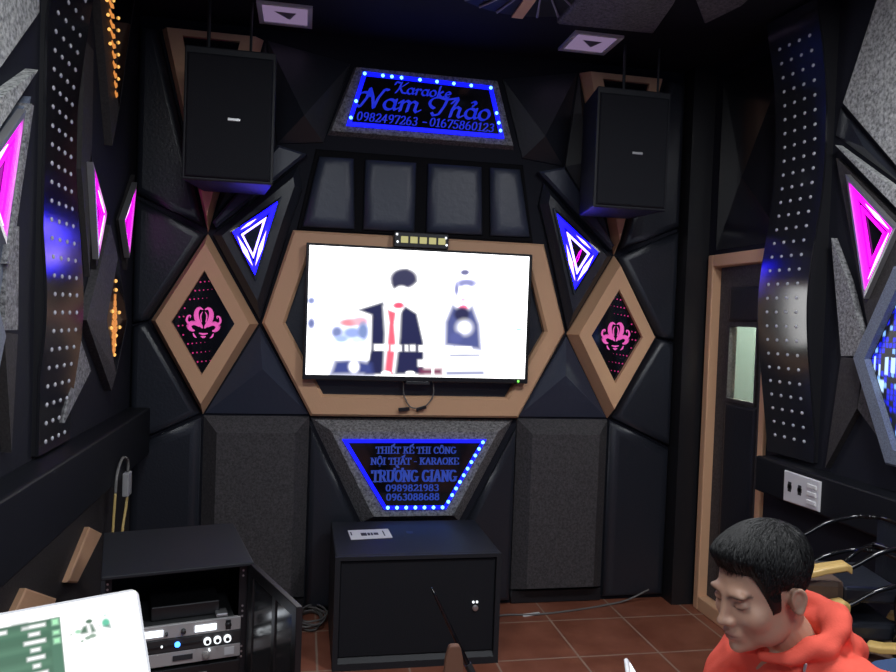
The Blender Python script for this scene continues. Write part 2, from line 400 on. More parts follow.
# diamonds
def diamond(cx, side):
    t = empty('diamond_light', back(cx, .985, 0))
    base = [(cx, 1.856), (cx-.247, 1.43), (cx, .986), (cx+.247, 1.43)]
    f0 = [(cx, 1.800), (cx-.212, 1.43), (cx, 1.045), (cx+.212, 1.43)]
    g0 = [(cx, 1.675), (cx-.143, 1.428), (cx, 1.182), (cx+.143, 1.428)]
    mb = MB(); ring(mb, back, [(base, 0), (base, .012), (f0, .10), (g0, .10), (g0, .0)]); mb.build('padded_frame', tan, t)
    mb = MB(); relief(mb, back, inset(g0, -.002), [(0, .075)]); gl = mb.build('mirror_glass', glassblack, t)
    # emblem: crown of curling petals
    mb = MB(); d0, d1 = .0755, .0775
    def stroke(pts, wd):
        n = len(pts)
        for i in range(n-1):
            (x0, z0), (x1, z1) = pts[i], pts[i+1]; l = math.hypot(x1-x0, z1-z0) or 1; nx, nz = -(z1-z0)/l, (x1-x0)/l
            w0, w1 = wd[i], wd[i+1]
            q = [(cx+x0+nx*w0, 1.430+z0+nz*w0), (cx+x1+nx*w1, 1.430+z1+nz*w1), (cx+x1-nx*w1, 1.430+z1-nz*w1), (cx+x0-nx*w0, 1.430+z0-nz*w0)]
            mb.loops([[back(a, b, d0) for a, b in q], [back(a, b, d1) for a, b in q]])
    def cr(pts, k=6):
        out = []
        for i in range(len(pts)-1):
            p0, p1, p2, p3 = pts[max(i-1, 0)], pts[i], pts[i+1], pts[min(i+2, len(pts)-1)]
            for j in range(k):
                s = j/k; f = lambda a, b, c, d: .5*(2*b+(c-a)*s+(2*a-5*b+4*c-d)*s*s+(-a+3*b-3*c+d)*s**3
                )
                out.append(tuple(f(p0[q], p1[q], p2[q], p3[q]) for q in range(len(p1))))
        out.append(pts[-1]); return out
    for s in (-1, 1):
        for pl in ([(.004, .060, .002), (.022, .066, .007), (.034, .045, .010), (.030, .012, .011), (.012, -.016, .007), (.004, -.028, .002)],
                   [(.006, .050, .001), (.014, .03, .003), (.010, .0, .002)],
                   [(.018, -.020, .003), (.045, -.004, .010), (.066, -.016, .011), (.056, -.036, .008), (.040, -.040, .003)],
                   [(.060, -.010, .004), (.076, .004, .005), (.072, .026, .004), (.060, .030, .003), (.062, .018, .001)],
                   [(.046, -.052, .002), (.040, -.066, .004), (.030, -.074, .001)]):
            pp = cr(pl); stroke([(s*a, b_) for a, b_, _ in pp], [c for _, _, c in pp])
    stroke([(-.020, -.052), (0, -.056), (.020, -.052)], [.002, .005, .002]); stroke([(-.012, -.066), (0, -.070), (.012, -.066)], [.001, .006, .001])
    mb.build('emblem', pink, gl)
    mb = MB()
    for k in range(11):
        zz = 1.20+k*.042; hw = .135*(1-abs(zz-1.428)/.25)
        for j in range(5):
            a = cx+side*(hw-.012-j*.019); r = .0042*(1-.15*j)
            if hw > .02 and abs(a-cx) < hw and not (abs(a-cx) < .084 and 1.35 < zz < 1.50):
                mb = MB(); disc(mb, back, a, zz+j*.0025, r, .0755, .0768, 6); mb.build('led', pink_reflection, gl)  # LED reflections in the mirror, modelled as glowing pink discs
    return t
tag(diamond(-.467, -1), 'tan padded diamond frame with pink emblem, left of the television', 'wall light')
tag(diamond(1.611, 1), 'tan padded diamond frame with pink emblem, right of the television', 'wall light')
# tan framed downward wedges behind the loudspeakers
def wedge(cx, side):
    t = empty('wedge_light', back(cx, 1.86, 0))
    base = [(cx-.232, 2.80), (cx, 1.862), (cx+.232, 2.80)]
    f0 = [(cx-.20, 2.79), (cx, 1.93), (cx+.20, 2.79)]
    g0 = [(cx-.13, 2.76), (cx, 2.17), (cx+.13, 2.76)]
    mb = MB(); ring(mb, back, [(base, 0), (base, .012), (f0, .08), (g0, .08), (g0, .0)]); mb.build('padded_frame', tan, t)
    mb = MB(); relief(mb, back, inset(g0, -.002), [(0, .06)]); gl = mb.build('mirror_glass', glassblack, t)
    mb = MB()
    for k in range(6):
        for j in range(2):
            mb = MB(); disc(mb, back, cx-.115+.012*k*.8+j*.018, 2.70-.04*k, .004, .0605, .0618, 6); mb.build('led', pink_reflection, gl)  # mirrored LED reflections again, drawn as glowing discs
    return t
tag(wedge(-.467, -1), 'tan framed downward wedge behind the left hanging loudspeaker', 'frame')
tag(wedge(1.611, 1), 'tan framed downward wedge behind the right hanging loudspeaker', 'frame')

# leather fields at the sides of the wall
LX, RX = XL+.002, 1.973
sides = []
for nm, lx, f, sd in (('left', LX, lambda p: p, 'left'), ('right', RX, mir, 'right')):
    ex = lx if nm == 'left' else 2*CX-lx          # the mirrored x of the outer edge
    nb = 'diamond frame' 
    A1 = [(-.482, 1.885), (ex, 2.025), (ex, 2.80), (-.715, 2.80)]
    A2 = [(-.478, 1.848), (-.722, 1.432), (ex, 1.412), (ex, 2.005)]
    A3 = [(-.722, 1.420), (-.474, .992), (ex, .835), (ex, 1.402)]
    A4 = [(-.470, .975), (-.470, .02), (ex, .02), (ex, .822)]
    slab('leather_cushion', leather, back, f(A1), .055, .036, 'black leather panel above the %s diamond frame, beside the hanging loudspeaker' % sd, n=5)
    slab('leather_cushion', leather, back, f(A2), .055, .036, 'shiny black leather panel by the upper outer side of the %s diamond frame' % sd, n=5)
    slab('leather_cushion', leather, back, f(A3), .055, .036, 'black leather panel by the lower outer side of the %s diamond frame' % sd, n=5)
    slab('leather_cushion', leather, back, f(A4), .05, .05, 'tall black leather panel with slanted top below the %s diamond frame' % sd, n=5)
    # faceted kite between frame and diamond, carrying the blue triangle
    K1 = [(-.212, 1.450), (-.440, 1.850), (-.050, 2.212), (-.030, 2.10), (-.090, 1.90)]
    mb = MB(); relief(mb, back, f(K1), [(.0, .03), (.035, .072)]); o = mb.build('leather_facet', leather)
    tag(o, 'dark kite-shaped panel carrying the %s blue triangle light' % ('left' if nm == 'left' else 'right'), 'wall panel')
    mb = MB(); pyramid(mb, back, f([(.065, 2.335), (.185, 2.73), (-.215, 2.80), (-.155, 2.31)]), (f([(-.03, 2.44)])[0] + (.08,)), 0, .01); o = mb.build('leather_facet', leather)
    tag(o, 'dark pyramid panel between the upper sign and the %s loudspeaker' % sd, 'wall panel')
    mb = MB(); relief(mb, back, f([(-.012, 2.262), (-.150, 2.295), (-.443, 1.908), (-.426, 1.882)]), [(0, .05), (.012, .065)]); o = mb.build('padded_strip', leather_soft)
    tag(o, 'dull dark padded strip slanting above the %s blue triangle light' % sd, 'wall panel')
    mb = MB(); pyramid(mb, back, f([(-.170, 2.31), (-.225, 2.79), (-.440, 1.935)]), (f([(-.27, 2.33)])[0] + (.045,)), 0, .008); o = mb.build('leather_facet', blackboard)
    tag(o, 'black three-sided panel against the inner edge of the %s tan wedge' % sd, 'wall panel')
    mb = MB(); pyramid(mb, back, f([(-.213, 1.418), (.036, .990), (-.456, .990)]), (f([(-.19, 1.215)])[0] + (.085,)), 0, .01); o = mb.build('leather_facet', leather_soft)
    tag(o, 'black pyramid panel below between the television frame and the %s diamond frame' % sd, 'wall panel')
    P = [(-.463, .978), (.040, .978), (.040, .075), (-.463, .075)]
    mb = MB(); ring_steps = [(0, .012)]
    rr = [[back(a, b, 0) for a, b in f(P)], [back(a, b, .01) for a, b in f(P)], [back(a, b, .08) for a, b in f([(-.393, .907), (-.026, .907), (-.026, .10), (-.393, .10)])]]
    mb.loops(rr); o = mb.build('textile_block', gr_dark)
    tag(o, 'tall grey speckled panel with sloping edges, %s of the subwoofer' % sd, 'wall panel')
    slab('leather_cushion', leather, back, f([(.046, .935), (.290, .45), (.290, .02), (.046, .02)]), .05, .03, 'narrow black leather panel between the %s speckled panel and the lower sign' % sd, n=4)
    slab('plinth', blackboard, back, f([(-.463, .07), (.04, .07), (.04, .0), (-.463, .0)]), .02, .004, 'black plinth under the %s speckled panel' % sd, n=2)

# ------------------------------------------------------------------ triangle lights
def tri_light(mp, tri, d, label, kind, rim_mat, group=None, mag=0):
    if mp in (left, right): tri = off(mp, tri, d)
    cen = mp(sum(p[0] for p in tri)/3, sum(p[1] for p in tri)/3, d)
    t = empty('triangle_light', cen)
    A = abs(area(tri)); per = sum(math.dist(tri[i], tri[(i+1) % 3]) for i in range(3)); rad = 2*A/per
    mb = MB(); out = inset(tri, -.10*rad)
    ring(mb, mp, [(out, d-.012), (out, d+.010), (inset(tri, .03*rad), d+.012), (inset(tri, .03*rad), d-.012)]); mb.build('rim', rim_mat, t)
    mb = MB(); relief(mb, mp, inset(tri, .02*rad), [(0, d-.004)], base=d-.012); mb.build('mirror_back', glassblack, t)
    w = .34*rad
    mb = MB(); band(mb, mp, tri, .05*rad, w, d-.002, d+.006); mb.build('outer_tube', neon_blue if kind == 'blue' else neon_mag, t)
    T2 = inset(tri, .46*rad)
    mb = MB(); band(mb, mp, T2, 0, .12*rad, d-.002, d+.004); mb.build('inner_tube', neon_white if kind == 'blue' else neon_mag, t)
    # bright streaks where the tube runs hot
    mb = MB(); a, b_, c = inset(tri, .20*rad)
    def streak(p, q, s0, s1, wd):
        x0, x1 = lerp2(p, q, s0), lerp2(p, q, s1); l = math.dist(x0, x1); nx, nz = -(x1[1]-x0[1])/l*wd, (x1[0]-x0[0])/l*wd
        mid = lerp2(x0, x1, .5)
        ps = [x0, (mid[0]+nx, mid[1]+nz), x1, (mid[0]-nx, mid[1]-nz)]
        mb.loops([[mp(u, v, d+.005) for u, v in ps], [mp(u, v, d+.0085) for u, v in ps]])
    if kind == 'blue':
        streak(b_, c, .08, .92, .15*rad); streak(a, c, .38, .95, .13*rad); streak(b_, a, .12, .55, .08*rad)
    else:
        streak(a, b_, .35, .97, .09*rad); streak(b_, c, .05, .95, .07*rad)
    mb.build('bright_streak', neon_white if kind == 'blue' else neon_pinkwhite, t)
    return tag(t, label, 'neon light', group)
tri_light(back, [(-.136, 2.028), (-.349, 1.863), (-.237, 1.655)], .080, 'blue neon triangle light left of the television', 'blue', glossy)
tr = tri_light(back, [(1.250, 2.057), (1.493, 1.862), (1.370, 1.656)], .080, 'blue neon triangle light with pink stroke, right of the television', 'blue', glossy)
mb = MB(); band(mb, back, [(1.352, 1.775), (1.385, 1.815), (1.405, 1.880), (1.388, 1.860)], 0, .004, .080, .083); mb.build('pink_tube', neon_mag, tr)

# ------------------------------------------------------------------ illuminated signs
def led_run(parent, mp, pts, d, r=.0085):
    for a, b in pts:
        mb = MB(); mb.sphere(mp(a, b, d), r, 8, 5); mb.build('led', led_spot, parent, smooth=True)
sg = empty('lit_sign', back(.57, 2.383, 0))
mb = MB(); So = [(.100, 2.385), (1.022, 2.385), (.926, 2.704), (.214, 2.704)]
Sq = [(.172, 2.414), (.971, 2.415), (.898, 2.674), (.246, 2.684)]
mb.loops([[back(a, b, 0) for a, b in inset(So, -.012)], [back(a, b, .048) for a, b in So], ]); mb.build('speckled_board', gr_mid, sg)
mb = MB(); mb.loops([[back(a, b, .047) for a, b in Sq], [back(a, b, .052) for a, b in Sq]]); pl = mb.build('acrylic_plate', glassblack, sg)
mb = MB(); band(mb, back, Sq, 0, .020, .050, .058); st = mb.build('led_strip', led_blue, sg)
a, b_, c, d_ = inset(Sq, .010)
led_run(st, back, [d_, c, lerp2(d_, c, .14), lerp2(d_, c, .21), lerp2(d_, c, .285), lerp2(d_, c, .43), lerp2(d_, c, .565), lerp2(d_, c, .70), lerp2(d_, c, .84), lerp2(b_, c, .12), lerp2(b_, c, .28), lerp2(b_, c, .48), lerp2(a, d_, .45), lerp2(a, d_, .12)], .058)
for s, x0, x1, y, h, nib, sh, acc in (('xaraoke', .405, .685, 2.596, .056, (.17, .05), .25, {}), ('vam', .222, .530, 2.511, .098, (.15, .05), .25, {}),
                                    ('thao', .572, .890, 2.502, .098, (.15, .05), .25, {2: '?'}), ('0982497263', .218, .522, 2.446, .042, (.15, .06), .18, {}), ('-', .545, .575, 2.446, .042, (.1, .09), .0, {}), ('01675860123', .580, .915, 2.447, .042, (.15, .06), .18, {})):
    mb = MB(); nib_text(mb, back, tok(s, acc), x0, x1, y, h, .0525, .0545, nib, sh, -.01, .5 if s in ('xaraoke', 'vam', 'thao') else .15); mb.build('lettering', letter_blue, pl)
tag(sg, 'blue lit karaoke sign with script lettering, high above the television', 'sign')

sb = empty('lit_sign', back(.565, .46, 0))
Bo = [(.365, .497), (.768, .497), (.985, .922), (.145, .922)]
Bq = [(.417, .534), (.728, .532), (.924, .884), (.199, .882)]
mb = MB(); mb.loops([[back(a, b, 0) for a, b in [(.315, .44), (.82, .44), (1.09, .972), (.045, .972)]], [back(a, b, .10) for a, b in Bo]]); mb.build('speckled_board', gr_mid, sb)
mb = MB(); mb.loops([[back(a, b, .099) for a, b in Bq], [back(a, b, .104) for a, b in Bq]]); pl = mb.build('acrylic_plate', glassblack, sb)
mb = MB(); band(mb, back, Bq, 0, .017, .102, .110); st = mb.build('led_strip', led_blue, sb)
a, b_, c, d_ = inset(Bq, .009)
led_run(st, back, [lerp2(a, b_, .04+.153*k) for k in range(7)]+[lerp2(b_, c, .085+.1*k) for k in range(10)], .110, .009)
for s, x0, x1, y, h, acc in (('THIET KE THI CONG', .366, .771, .812, .034, {3: "^'", 7: "^'", 14: '^'}), ('NOI THAT - KARAOKE', .342, .785, .757, .034, {1: '^.', 6: "^'"}),
                             ('TRUONG GIANG', .350, .778, .671, .058, {2: '+', 3: '`+'}), ('0989821983', .420, .690, .624, .033, {}), ('0963088688', .424, .694, .578, .034, {})):
    mb = MB(); nib_text(mb, back, tok(s, acc), x0, x1, y, h, .1045, .1065, (.20, .07)); mb.build('lettering', letter_blue2, pl)
tag(sb, 'blue lit sign with block lettering on the wall behind the subwoofer', 'sign')

# ------------------------------------------------------------------ television
def grid_picture(name, corners, nx, ny, colfn, mat, parent):
    """corners TL TR BR BL in world; colfn(s,t arrays)->rgb"""
    TL, TR, BR, BL = [np.array(c) for c in corners]
    s, t = np.meshgrid(np.linspace(0, 1, nx), np.linspace(0, 1, ny))
    P = (TL[None, None]*(1-s)[..., None]*(1-t)[..., None]+TR*(s*(1-t))[..., None]+BR*(s*t)[..., None]+BL*((1-s)*t)[..., None])
    me = bpy.data.meshes.new(name)
    idx = np.arange(nx*ny).reshape(ny, nx)
    fc = np.stack([idx[:-1, :-1], idx[1:, :-1], idx[1:, 1:], idx[:-1, 1:]], -1).reshape(-1, 4)
    me.from_pydata(P.reshape(-1, 3).tolist(), [], fc.tolist()); me.update()
    col = np.ones((nx*ny, 4), np.float32); col[:, :3] = colfn(s.ravel(), t.ravel())
    at = me.color_attributes.new('Col', 'FLOAT_COLOR', 'POINT'); at.data.foreach_set('color', col.ravel())
    me.materials.append(mat); o = bpy.data.objects.new(name, me); C.objects.link(o)
    if parent: o.parent = parent; o.matrix_parent_inverse = Matrix.Translation(parent.location).inverted()
    return o
class Pic:
    def __init__(s, x, y, bg): s.x, s.y = x, y; s.c = np.tile(np.minimum(np.array(bg, float), 1), (len(x), 1))
    def _mix(s, m, col): m = np.clip(m, 0, 1)[:, None]; s.c = s.c*(1-m)+np.minimum(np.array(col), 1)*m
    def ell(s, cx, cy, rx, ry, col, soft=.35, k=1):
        r = np.sqrt(((s.x-cx)/rx)**2+((s.y-cy)/ry)**2); s._mix(np.clip((1-r)/soft+.5, 0, 1)*k, col)
    def poly(s, ps, col, soft=3, k=1):
        n = len(ps); inside = np.zeros(len(s.x), bool); dm = np.full(len(s.x), 1e9)
        for i in range(n):
            (x0, y0), (x1, y1) = ps[i], ps[(i+1) % n]
            cond = ((y0 > s.y) != (y1 > s.y)); xi = (x1-x0)*(s.y-y0)/((y1-y0) if y1 != y0 else 1e-9)+x0
            inside ^= cond & (s.x < xi)
            L = (x1-x0)**2+(y1-y0)**2; u = np.clip(((s.x-x0)*(x1-x0)+(s.y-y0)*(y1-y0))/max(L, 1e-9), 0, 1)
            dm = np.minimum(dm, np.hypot(s.x-x0-u*(x1-x0), s.y-y0-u*(y1-y0)))
        s._mix((np.where(inside, dm, -dm)/soft)*.5+.5 if soft else inside*1.0, col) if k == 1 else s._mix(((np.where(inside, dm, -dm)/soft)*.5+.5)*k, col)
    def rect(s, x0, y0, x1, y1, col, soft=3, k=1): s.poly([(x0, y0), (x1, y0), (x1, y1), (x0, y1)], col, soft, k)
def tv_pic(s, t):
    x = (62*(1-s)*(1-t)+805*s*(1-t)+783*s*t+50*(1-s)*t); y = (27*(1-s)*(1-t)+72*s*(1-t)+487*s*t+465*(1-s)*t)
    p = Pic(x, y, (2.4, 2.45, 2.6)); nv = (.018, .02, .085)
    p.ell(430, 250, 420, 230, (3.6, 3.6, 3.7), 1.2)
    p.ell(370, 142, 43, 32, (.05, .045, .12)); p.poly([(330, 158), (345, 122), (380, 112), (412, 152), (372, 168), (345, 184), (334, 172)], (.04, .04, .10), 6)
    p.ell(362, 200, 30, 34, (2.1, 2.05, 2.1), .3); p.ell(352, 233, 17, 10, (.75, .12, .22), .6)
    p.poly([(220, 247), (300, 222), (322, 300), (345, 360), (345, 466), (240, 466), (262, 380), (264, 264)], nv, 5)
    p.poly([(355, 262), (375, 238), (412, 262), (434, 362), (434, 466), (330, 466), (345, 360)], nv, 5)
    p.poly([(300, 235), (360, 255), (356, 340), (340, 466), (300, 466), (306, 330)], (1.6, 1.6, 1.8), 7)
    p.poly([(316, 248), (342, 258), (336, 300), (341, 360), (330, 464), (306, 464), (316, 360), (322, 290)], (.85, .16, .24), 4)
    for q in ((150, 322, 16, 18, (.25, .3, .55)), (190, 290, 30, 12, (.9, .35, .42)), (225, 285, 26, 14, (.85, .55, .62)), (200, 325, 30, 18, (.4, .5, .75)), (235, 320, 16, 30, (.25, .34, .6)), (165, 345, 22, 12, (.5, .6, .85)), (215, 350, 20, 10, (.7, .75, .95))): p.ell(*q, .8)
    p.poly([(130, 466), (145, 420), (200, 415), (262, 430), (268, 466)], (.06, .08, .3), 10); p.ell(205, 440, 18, 22, (1.8, 1.8, 1.9), .6)
    p.ell(578, 123, 14, 9, (.2, .2, .4), .6); p.ell(583, 160, 32, 13, (.35, .36, .62), .7); p.ell(549, 180, 7, 20, (.35, .36, .6), .8)
    p.ell(582, 200, 28, 34, (2.2, 2.1, 2.15), .3); p.ell(571, 215, 8, 6, (1.5, .6, .75), .9); p.ell(598, 215, 7, 5, (1.6, .8, .9), .9); p.ell(571, 243, 14, 9, (1.0, .22, .4), .7)
    p.poly([(535, 236), (550, 246), (590, 250), (602, 240), (624, 300), (630, 385), (510, 368), (512, 290)], (.10, .12, .34), 9)
    p.ell(566, 265, 26, 22, (.03, .03, .10), .5); p.ell(575, 310, 28, 26, (1.0, 1.05, 1.5), .9); p.ell(545, 345, 22, 18, (.12, .14, .4), .7)
    p.ell(68, 215, 10, 10, (.3, .35, .6), .9); p.ell(68, 292, 10, 16, (.2, .24, .5), .9); p.ell(112, 208, 6, 10, (.9, .95, 1.3), .9); p.ell(465, 275, 20, 12, (1.0, 1.2, 1.4), .9); p.ell(765, 318, 12, 4, (.5, .75, .85), .8)
    W = (2.3, 2.3, 2.4)
    for x0, x1, yy in ((155, 255, 372), (270, 318, 375), (326, 362, 378), (372, 384, 378), (390, 408, 378), (418, 440, 380), (448, 500, 383), (506, 535, 385), (545, 600, 386)): p.rect(x0, yy-11, x1, yy+11, W, 4)
    for x0, x1, yy in ((140, 255, 405), (415, 500, 430)): p.rect(x0, yy-12, x1, yy+12, W, 4)
    p.rect(525, 402, 625, 407, (.2, .22, .4), 4); p.rect(512, 460, 640, 470, (.3, .32, .5), 5); p.rect(420, 448, 498, 470, (.25, .05, .12), 6, .8); p.rect(462, 440, 470, 470, W, 2)
    for xx in (310, 390): p.ell(xx, 462, 16, 6, W, .5)
    return p.c*(1+2.2*p.c**6)
tv = empty('television', (CX-.012, YB-.10, 1.172))
yF = YB-.12
tvx0, tvx1, tvz0, tvz1 = -.001, 1.126, 1.172, 1.829
mb = MB(); mb.box((tvx0, yF, tvz0), (tvx1, yF+.045, tvz1)); mb.build('casing', plastic_black, tv, bevel=.004)
sx0, sx1, sz0, sz1 = .014, 1.108, 1.197, 1.817
grid_picture('screen', [(sx0, yF-.002, sz1), (sx1, yF-.002, sz1), (sx1, yF-.002, sz0), (sx0, yF-.002, sz0)], 200, 112, tv_pic, vcol('tv_picture', 1.0, .3), tv)
mb = MB(); mb.box((.50, yF-.004, 1.158), (.62, yF+.02, 1.1745)); mb.build('logo_plate', dark_grey, tv, bevel=.002)
mb = MB(); mb.sphere((1.075, yF-.003, 1.184), .006, 8, 5); mb.build('power_light', green_dot, tv)
mb = MB(); mb.box((.35, yF+.045, 1.30), (.78, YB-.012, 1.70)); mb.build('wall_bracket', dark_grey, tv)
tag(tv, 'wide flat television showing two bright figures on a white picture', 'television')
lb = empty('light_bar', (.555, yF, 1.832))
mb = MB(); mb.box((.418, yF+.0, 1.831), (.690, YB-.062, 1.906)); mb.build('housing', plastic_black, lb, bevel=.004)
for k in range(5):
    mb = MB(); x = .452+k*.0465; mb.box((x, yF-.003, 1.853), (x+.036, yF+.002, 1.885)); mb.build('led_square', yellow_led, lb, bevel=.002)
for x, z in ((.432, 1.893), (.436, 1.857), (.676, 1.887), (.680, 1.852)):
    mb = MB(); mb.sphere((x, yF-.002, z), .006, 8, 5); mb.build('corner_bulb', white_dot, lb)
tag(lb, 'small black bar with five yellow squares on top of the television', 'light bar')
# loose lead under the television
def curve(pts, k=8):
    pts = [Vector(p) for p in pts]; out = []
    for i in range(len(pts)-1):
        p0, p1, p2, p3 = pts[max(i-1, 0)], pts[i], pts[i+1], pts[min(i+2, len(pts)-1)]
        for j in range(k):
            s = j/k; out.append(.5*(2*p1+(p2-p0)*s+(2*p0-5*p1+4*p2-p3)*s*s+(-p0+3*p1-3*p2+p3)*s**3))
    out.append(pts[-1]); return out
t = empty('dangling_cable', (.55, YB-.09, 1.03))
y = YB-.075
mb = MB(); mb.tube(curve([(.495, y, 1.172), (.50, y, 1.10), (.53, y-.006, 1.045), (.56, y-.006, 1.035)]), .0035, 6); mb.tube(curve([(.645, y, 1.172), (.648, y, 1.10), (.615, y-.004, 1.05), (.585, y-.006, 1.035)]), .0035, 6); mb.build('lead', cable_grey, t, smooth=True)
mb = MB(); mb.obox((.475, y-.014, 1.018), (.055, 0, .006), (0, .012, 0), (-.002, 0, .018)); mb.build('plug', plastic_black, t, bevel=.002)
mb = MB(); mb.obox((.565, y-.014, 1.02), (.05, 0, .016), (0, .012, 0), (-.004, 0, .016)); mb.build('plug', plastic_black, t, bevel=.002)
tag(t, 'looped grey lead with two plugs hanging below the television', 'cable')

# ------------------------------------------------------------------ hanging loudspeakers
def speaker(x0, x1, label, rodx):
    t = empty('loudspeaker', ((x0+x1)/2, 3.30, 2.035))
    z0, z1, y0, y1 = 2.038, 2.600, 3.305, 3.62
    mb = MB(); mb.loops([[Vector(p) for p in ((x0, y0, z0), (x1, y0, z0), (x1-.05, y1, z0), (x0+.05, y1, z0))], [Vector(p) for p in ((x0, y0, z1), (x1, y0, z1), (x1-.05, y1, z1), (x0+.05, y1, z1))]])
    mb.build('cabinet', cabinet, t, bevel=.006)
    mb = MB(); relief(mb, lambda a, b, d: Vector((a, y0-d, b)), [(x0+.012, z0+.012), (x1-.012, z0+.012), (x1-.012, z1-.03), (x0+.012, z1-.03)], pad_steps(.012, .01, 3)); mb.build('grille', mesh_black, t)
    mb = MB(); cx = (x0+x1)/2+.02; cz = (z0+z1)/2-.02
    mb.box((cx-.026, y0-.016, cz-.006), (cx+.026, y0-.010, cz+.007)); mb.build('badge', steel, t, bevel=.002)
    for dx, r in ((0, .008), (.18, .006)):
        mb = MB(); mb.tube([(rodx+dx, 3.45, z1), (rodx+dx, 3.45, ZC)], r, 8); mb.build('hanging_rod', dark_grey, t)
    mb = MB(); mb.box((rodx-.05, 3.42, z1), (rodx+.23, 3.48, z1+.012)); mb.build('top_bracket', dark_grey, t)
    return tag(t, label, 'loudspeaker')
speaker(-.527, -.150, 'black loudspeaker hung from the ceiling on the left side of the screen wall', -.45)
speaker(1.310, 1.680, 'black loudspeaker hung from the ceiling on the right side of the screen wall', 1.50)

# ------------------------------------------------------------------ ceiling
def vent(x, y, label):
    t = empty('ceiling_downlight', (x, y, ZC)); h = .122
    q = lambda s: [(x-s, y-s), (x+s, y-s), (x+s, y+s), (x-s, y+s)]
    mb = MB(); ring(mb, ceil, [(q(h), 0), (q(h), .012), (q(h-.022), .010), (q(h-.022), 0)]); mb.build('frame', white_plastic, t)
    mb = MB(); relief(mb, ceil, q(h-.022), [(0, .006)]); mb.build('diffuser', lamp_white, t)
    mb = MB(); pyramid(mb, ceil, [(x-.05, y-.03), (x+.05, y-.03), (x+.02, y+.05)], (x+.01, y, .022), .006); mb.build('cover_wedge', solid('lamp_wedge_grey', (.16, .15, .18), .5) if 'lamp_wedge_grey' not in MATS else MATS['lamp_wedge_grey'], t)
    return tag(t, label, 'ceiling light')
vent(-.128, 3.535, 'square mauve ceiling light above the left loudspeaker and sign')
vent(1.325, 3.468, 'square mauve ceiling light above the right loudspeaker')
for ps, lab in (([(1.08, 2.3), (1.075, 3.236), (1.535, 3.218), (1.475, 2.92), (1.30, 2.3)], 'dark speckled ceiling panel beside the sunburst'),
                ([(1.50, 2.80), (1.698, 3.060), (1.745, 2.84), (1.68, 2.3), (1.45, 2.3)], 'small pointed speckled ceiling panel near the right loudspeaker'),):
    mb = MB(); relief(mb, ceil, ps, [(0, .02), (.008, .03)]); tag(mb.build('ceiling_tile', gr_ceil), lab, 'ceiling panel')
t = empty('sunburst_ornament', (.885, 2.85, ZC))
mb = MB(); mb.lathe((.885, 2.85, ZC), [(.40, 0), (.40, -.006), (.05, -.012)], 40); mb.build('disc', blackboard, t)
for k in range(26):
    a = (k+.5)/26*2*math.pi; c_, s_ = math.cos(a), math.sin(a)
    mb = MB(); mb.tube([(.885+.16*c_, 2.85+.16*s_, ZC-.014), (.885+.385*c_, 2.85+.385*s_, ZC-.012)], [.0035, .006], 6); mb.build('ray', MATS.get('ray_grey') or solid('ray_grey', (.30, .29, .36), .5), t)
mb = MB(); mb.lathe((.885, 2.85, ZC-.008), [(.10, 0), (.10, -.01), (.06, -.03), (.01, -.035)], 24); mb.build('hub', glossy, t)
mb = MB(); mb.box((.865, 2.98, ZC-.02), (.915, 3.243, ZC-.012)); mb.build('tan_bar', tan, t)
tag(t, 'round ceiling ornament with pale rays and a tan bar', 'ceiling ornament')

# ------------------------------------------------------------------ subwoofer
t = empty('subwoofer', (.516, 3.09, 0))
X0, X1, Y0, Y1, Z1 = .157, .873, 3.090, 3.625, .482
mb = MB(); mb.box((X0, Y0+.02, .0), (X1, Y1, Z1)); mb.build('cabinet', cabinet, t, bevel=.006)
mb = MB(); ring(mb, lambda a, b, d: Vector((a, Y0+.02-d, b)), [([(X0, .0), (X1, .0), (X1, Z1), (X0, Z1)], 0), ([(X0, .0), (X1, .0), (X1, Z1), (X0, Z1)], .02), ([(X0+.022, .03), (X1-.022, .03), (X1-.022, Z1-.016), (X0+.022, Z1-.016)], .02), ([(X0+.022, .05), (X1-.022, .05), (X1-.022, Z1-.022), (X0+.022, Z1-.022)], 0)]); mb.build('front_lip', cabinet, t)
mb = MB(); relief(mb, lambda a, b, d: Vector((a, Y0+.02-d, b)), [(X0+.024, .052), (X1-.024, .052), (X1-.024, Z1-.024), (X0+.024, Z1-.024)], [(0, .004), (.004, .007)]); mb.build('grille', mesh_black, t)
mb = MB(); mb.lathe((.765, Y0+.012, .243), [(.013, 0), (.013, .006), (.008, .008)], 14, (0, -1, 0)); mb.build('volume_knob', steel, t)
for dx in (-.010, .006):
    mb = MB(); mb.sphere((.766+dx, Y0+.011, .268), .0055, 8, 5); mb.build('indicator', white_dot, t)
mb = MB(); mb.box((.50, 3.40, Z1-.002), (.53, 3.44, Z1+.001)); mb.build('pole_socket', plastic_black, t)
tag(t, 'big black subwoofer cabinet on the tiled floor under the lower sign', 'subwoofer')
z = Z1+.0006
pq = [Vector((.229, 3.470, z)), Vector((.420, 3.485, z)), Vector((.426, 3.345, z)), Vector((.236, 3.325, z))]
t = empty('paper_label', (.32, 3.40, Z1))
mb = MB(); mb.prism(pq, (0, 0, .0012)); mb.build('sheet', paper, t)
mb = MB(); ex = (pq[1]-pq[0]); ey = (pq[3]-pq[0])
for u0_, v0, u1, v1 in ((.28, .35, .42, .66), (.44, .36, .50, .64), (.52, .36, .57, .64), (.59, .38, .70, .62), (.04, .2, .07, .55), (.82, .2, .85, .75)):
    o_ = pq[0]+ex*u0_+ey*v0; mb.obox(o_+Vector((0, 0, .0012)), ex*(u1-u0_), ey*(v1-v0), (0, 0, .0004))
mb.build('print', ink, t)
tag(t, 'white paper label lying on top of the black subwoofer', 'paper')

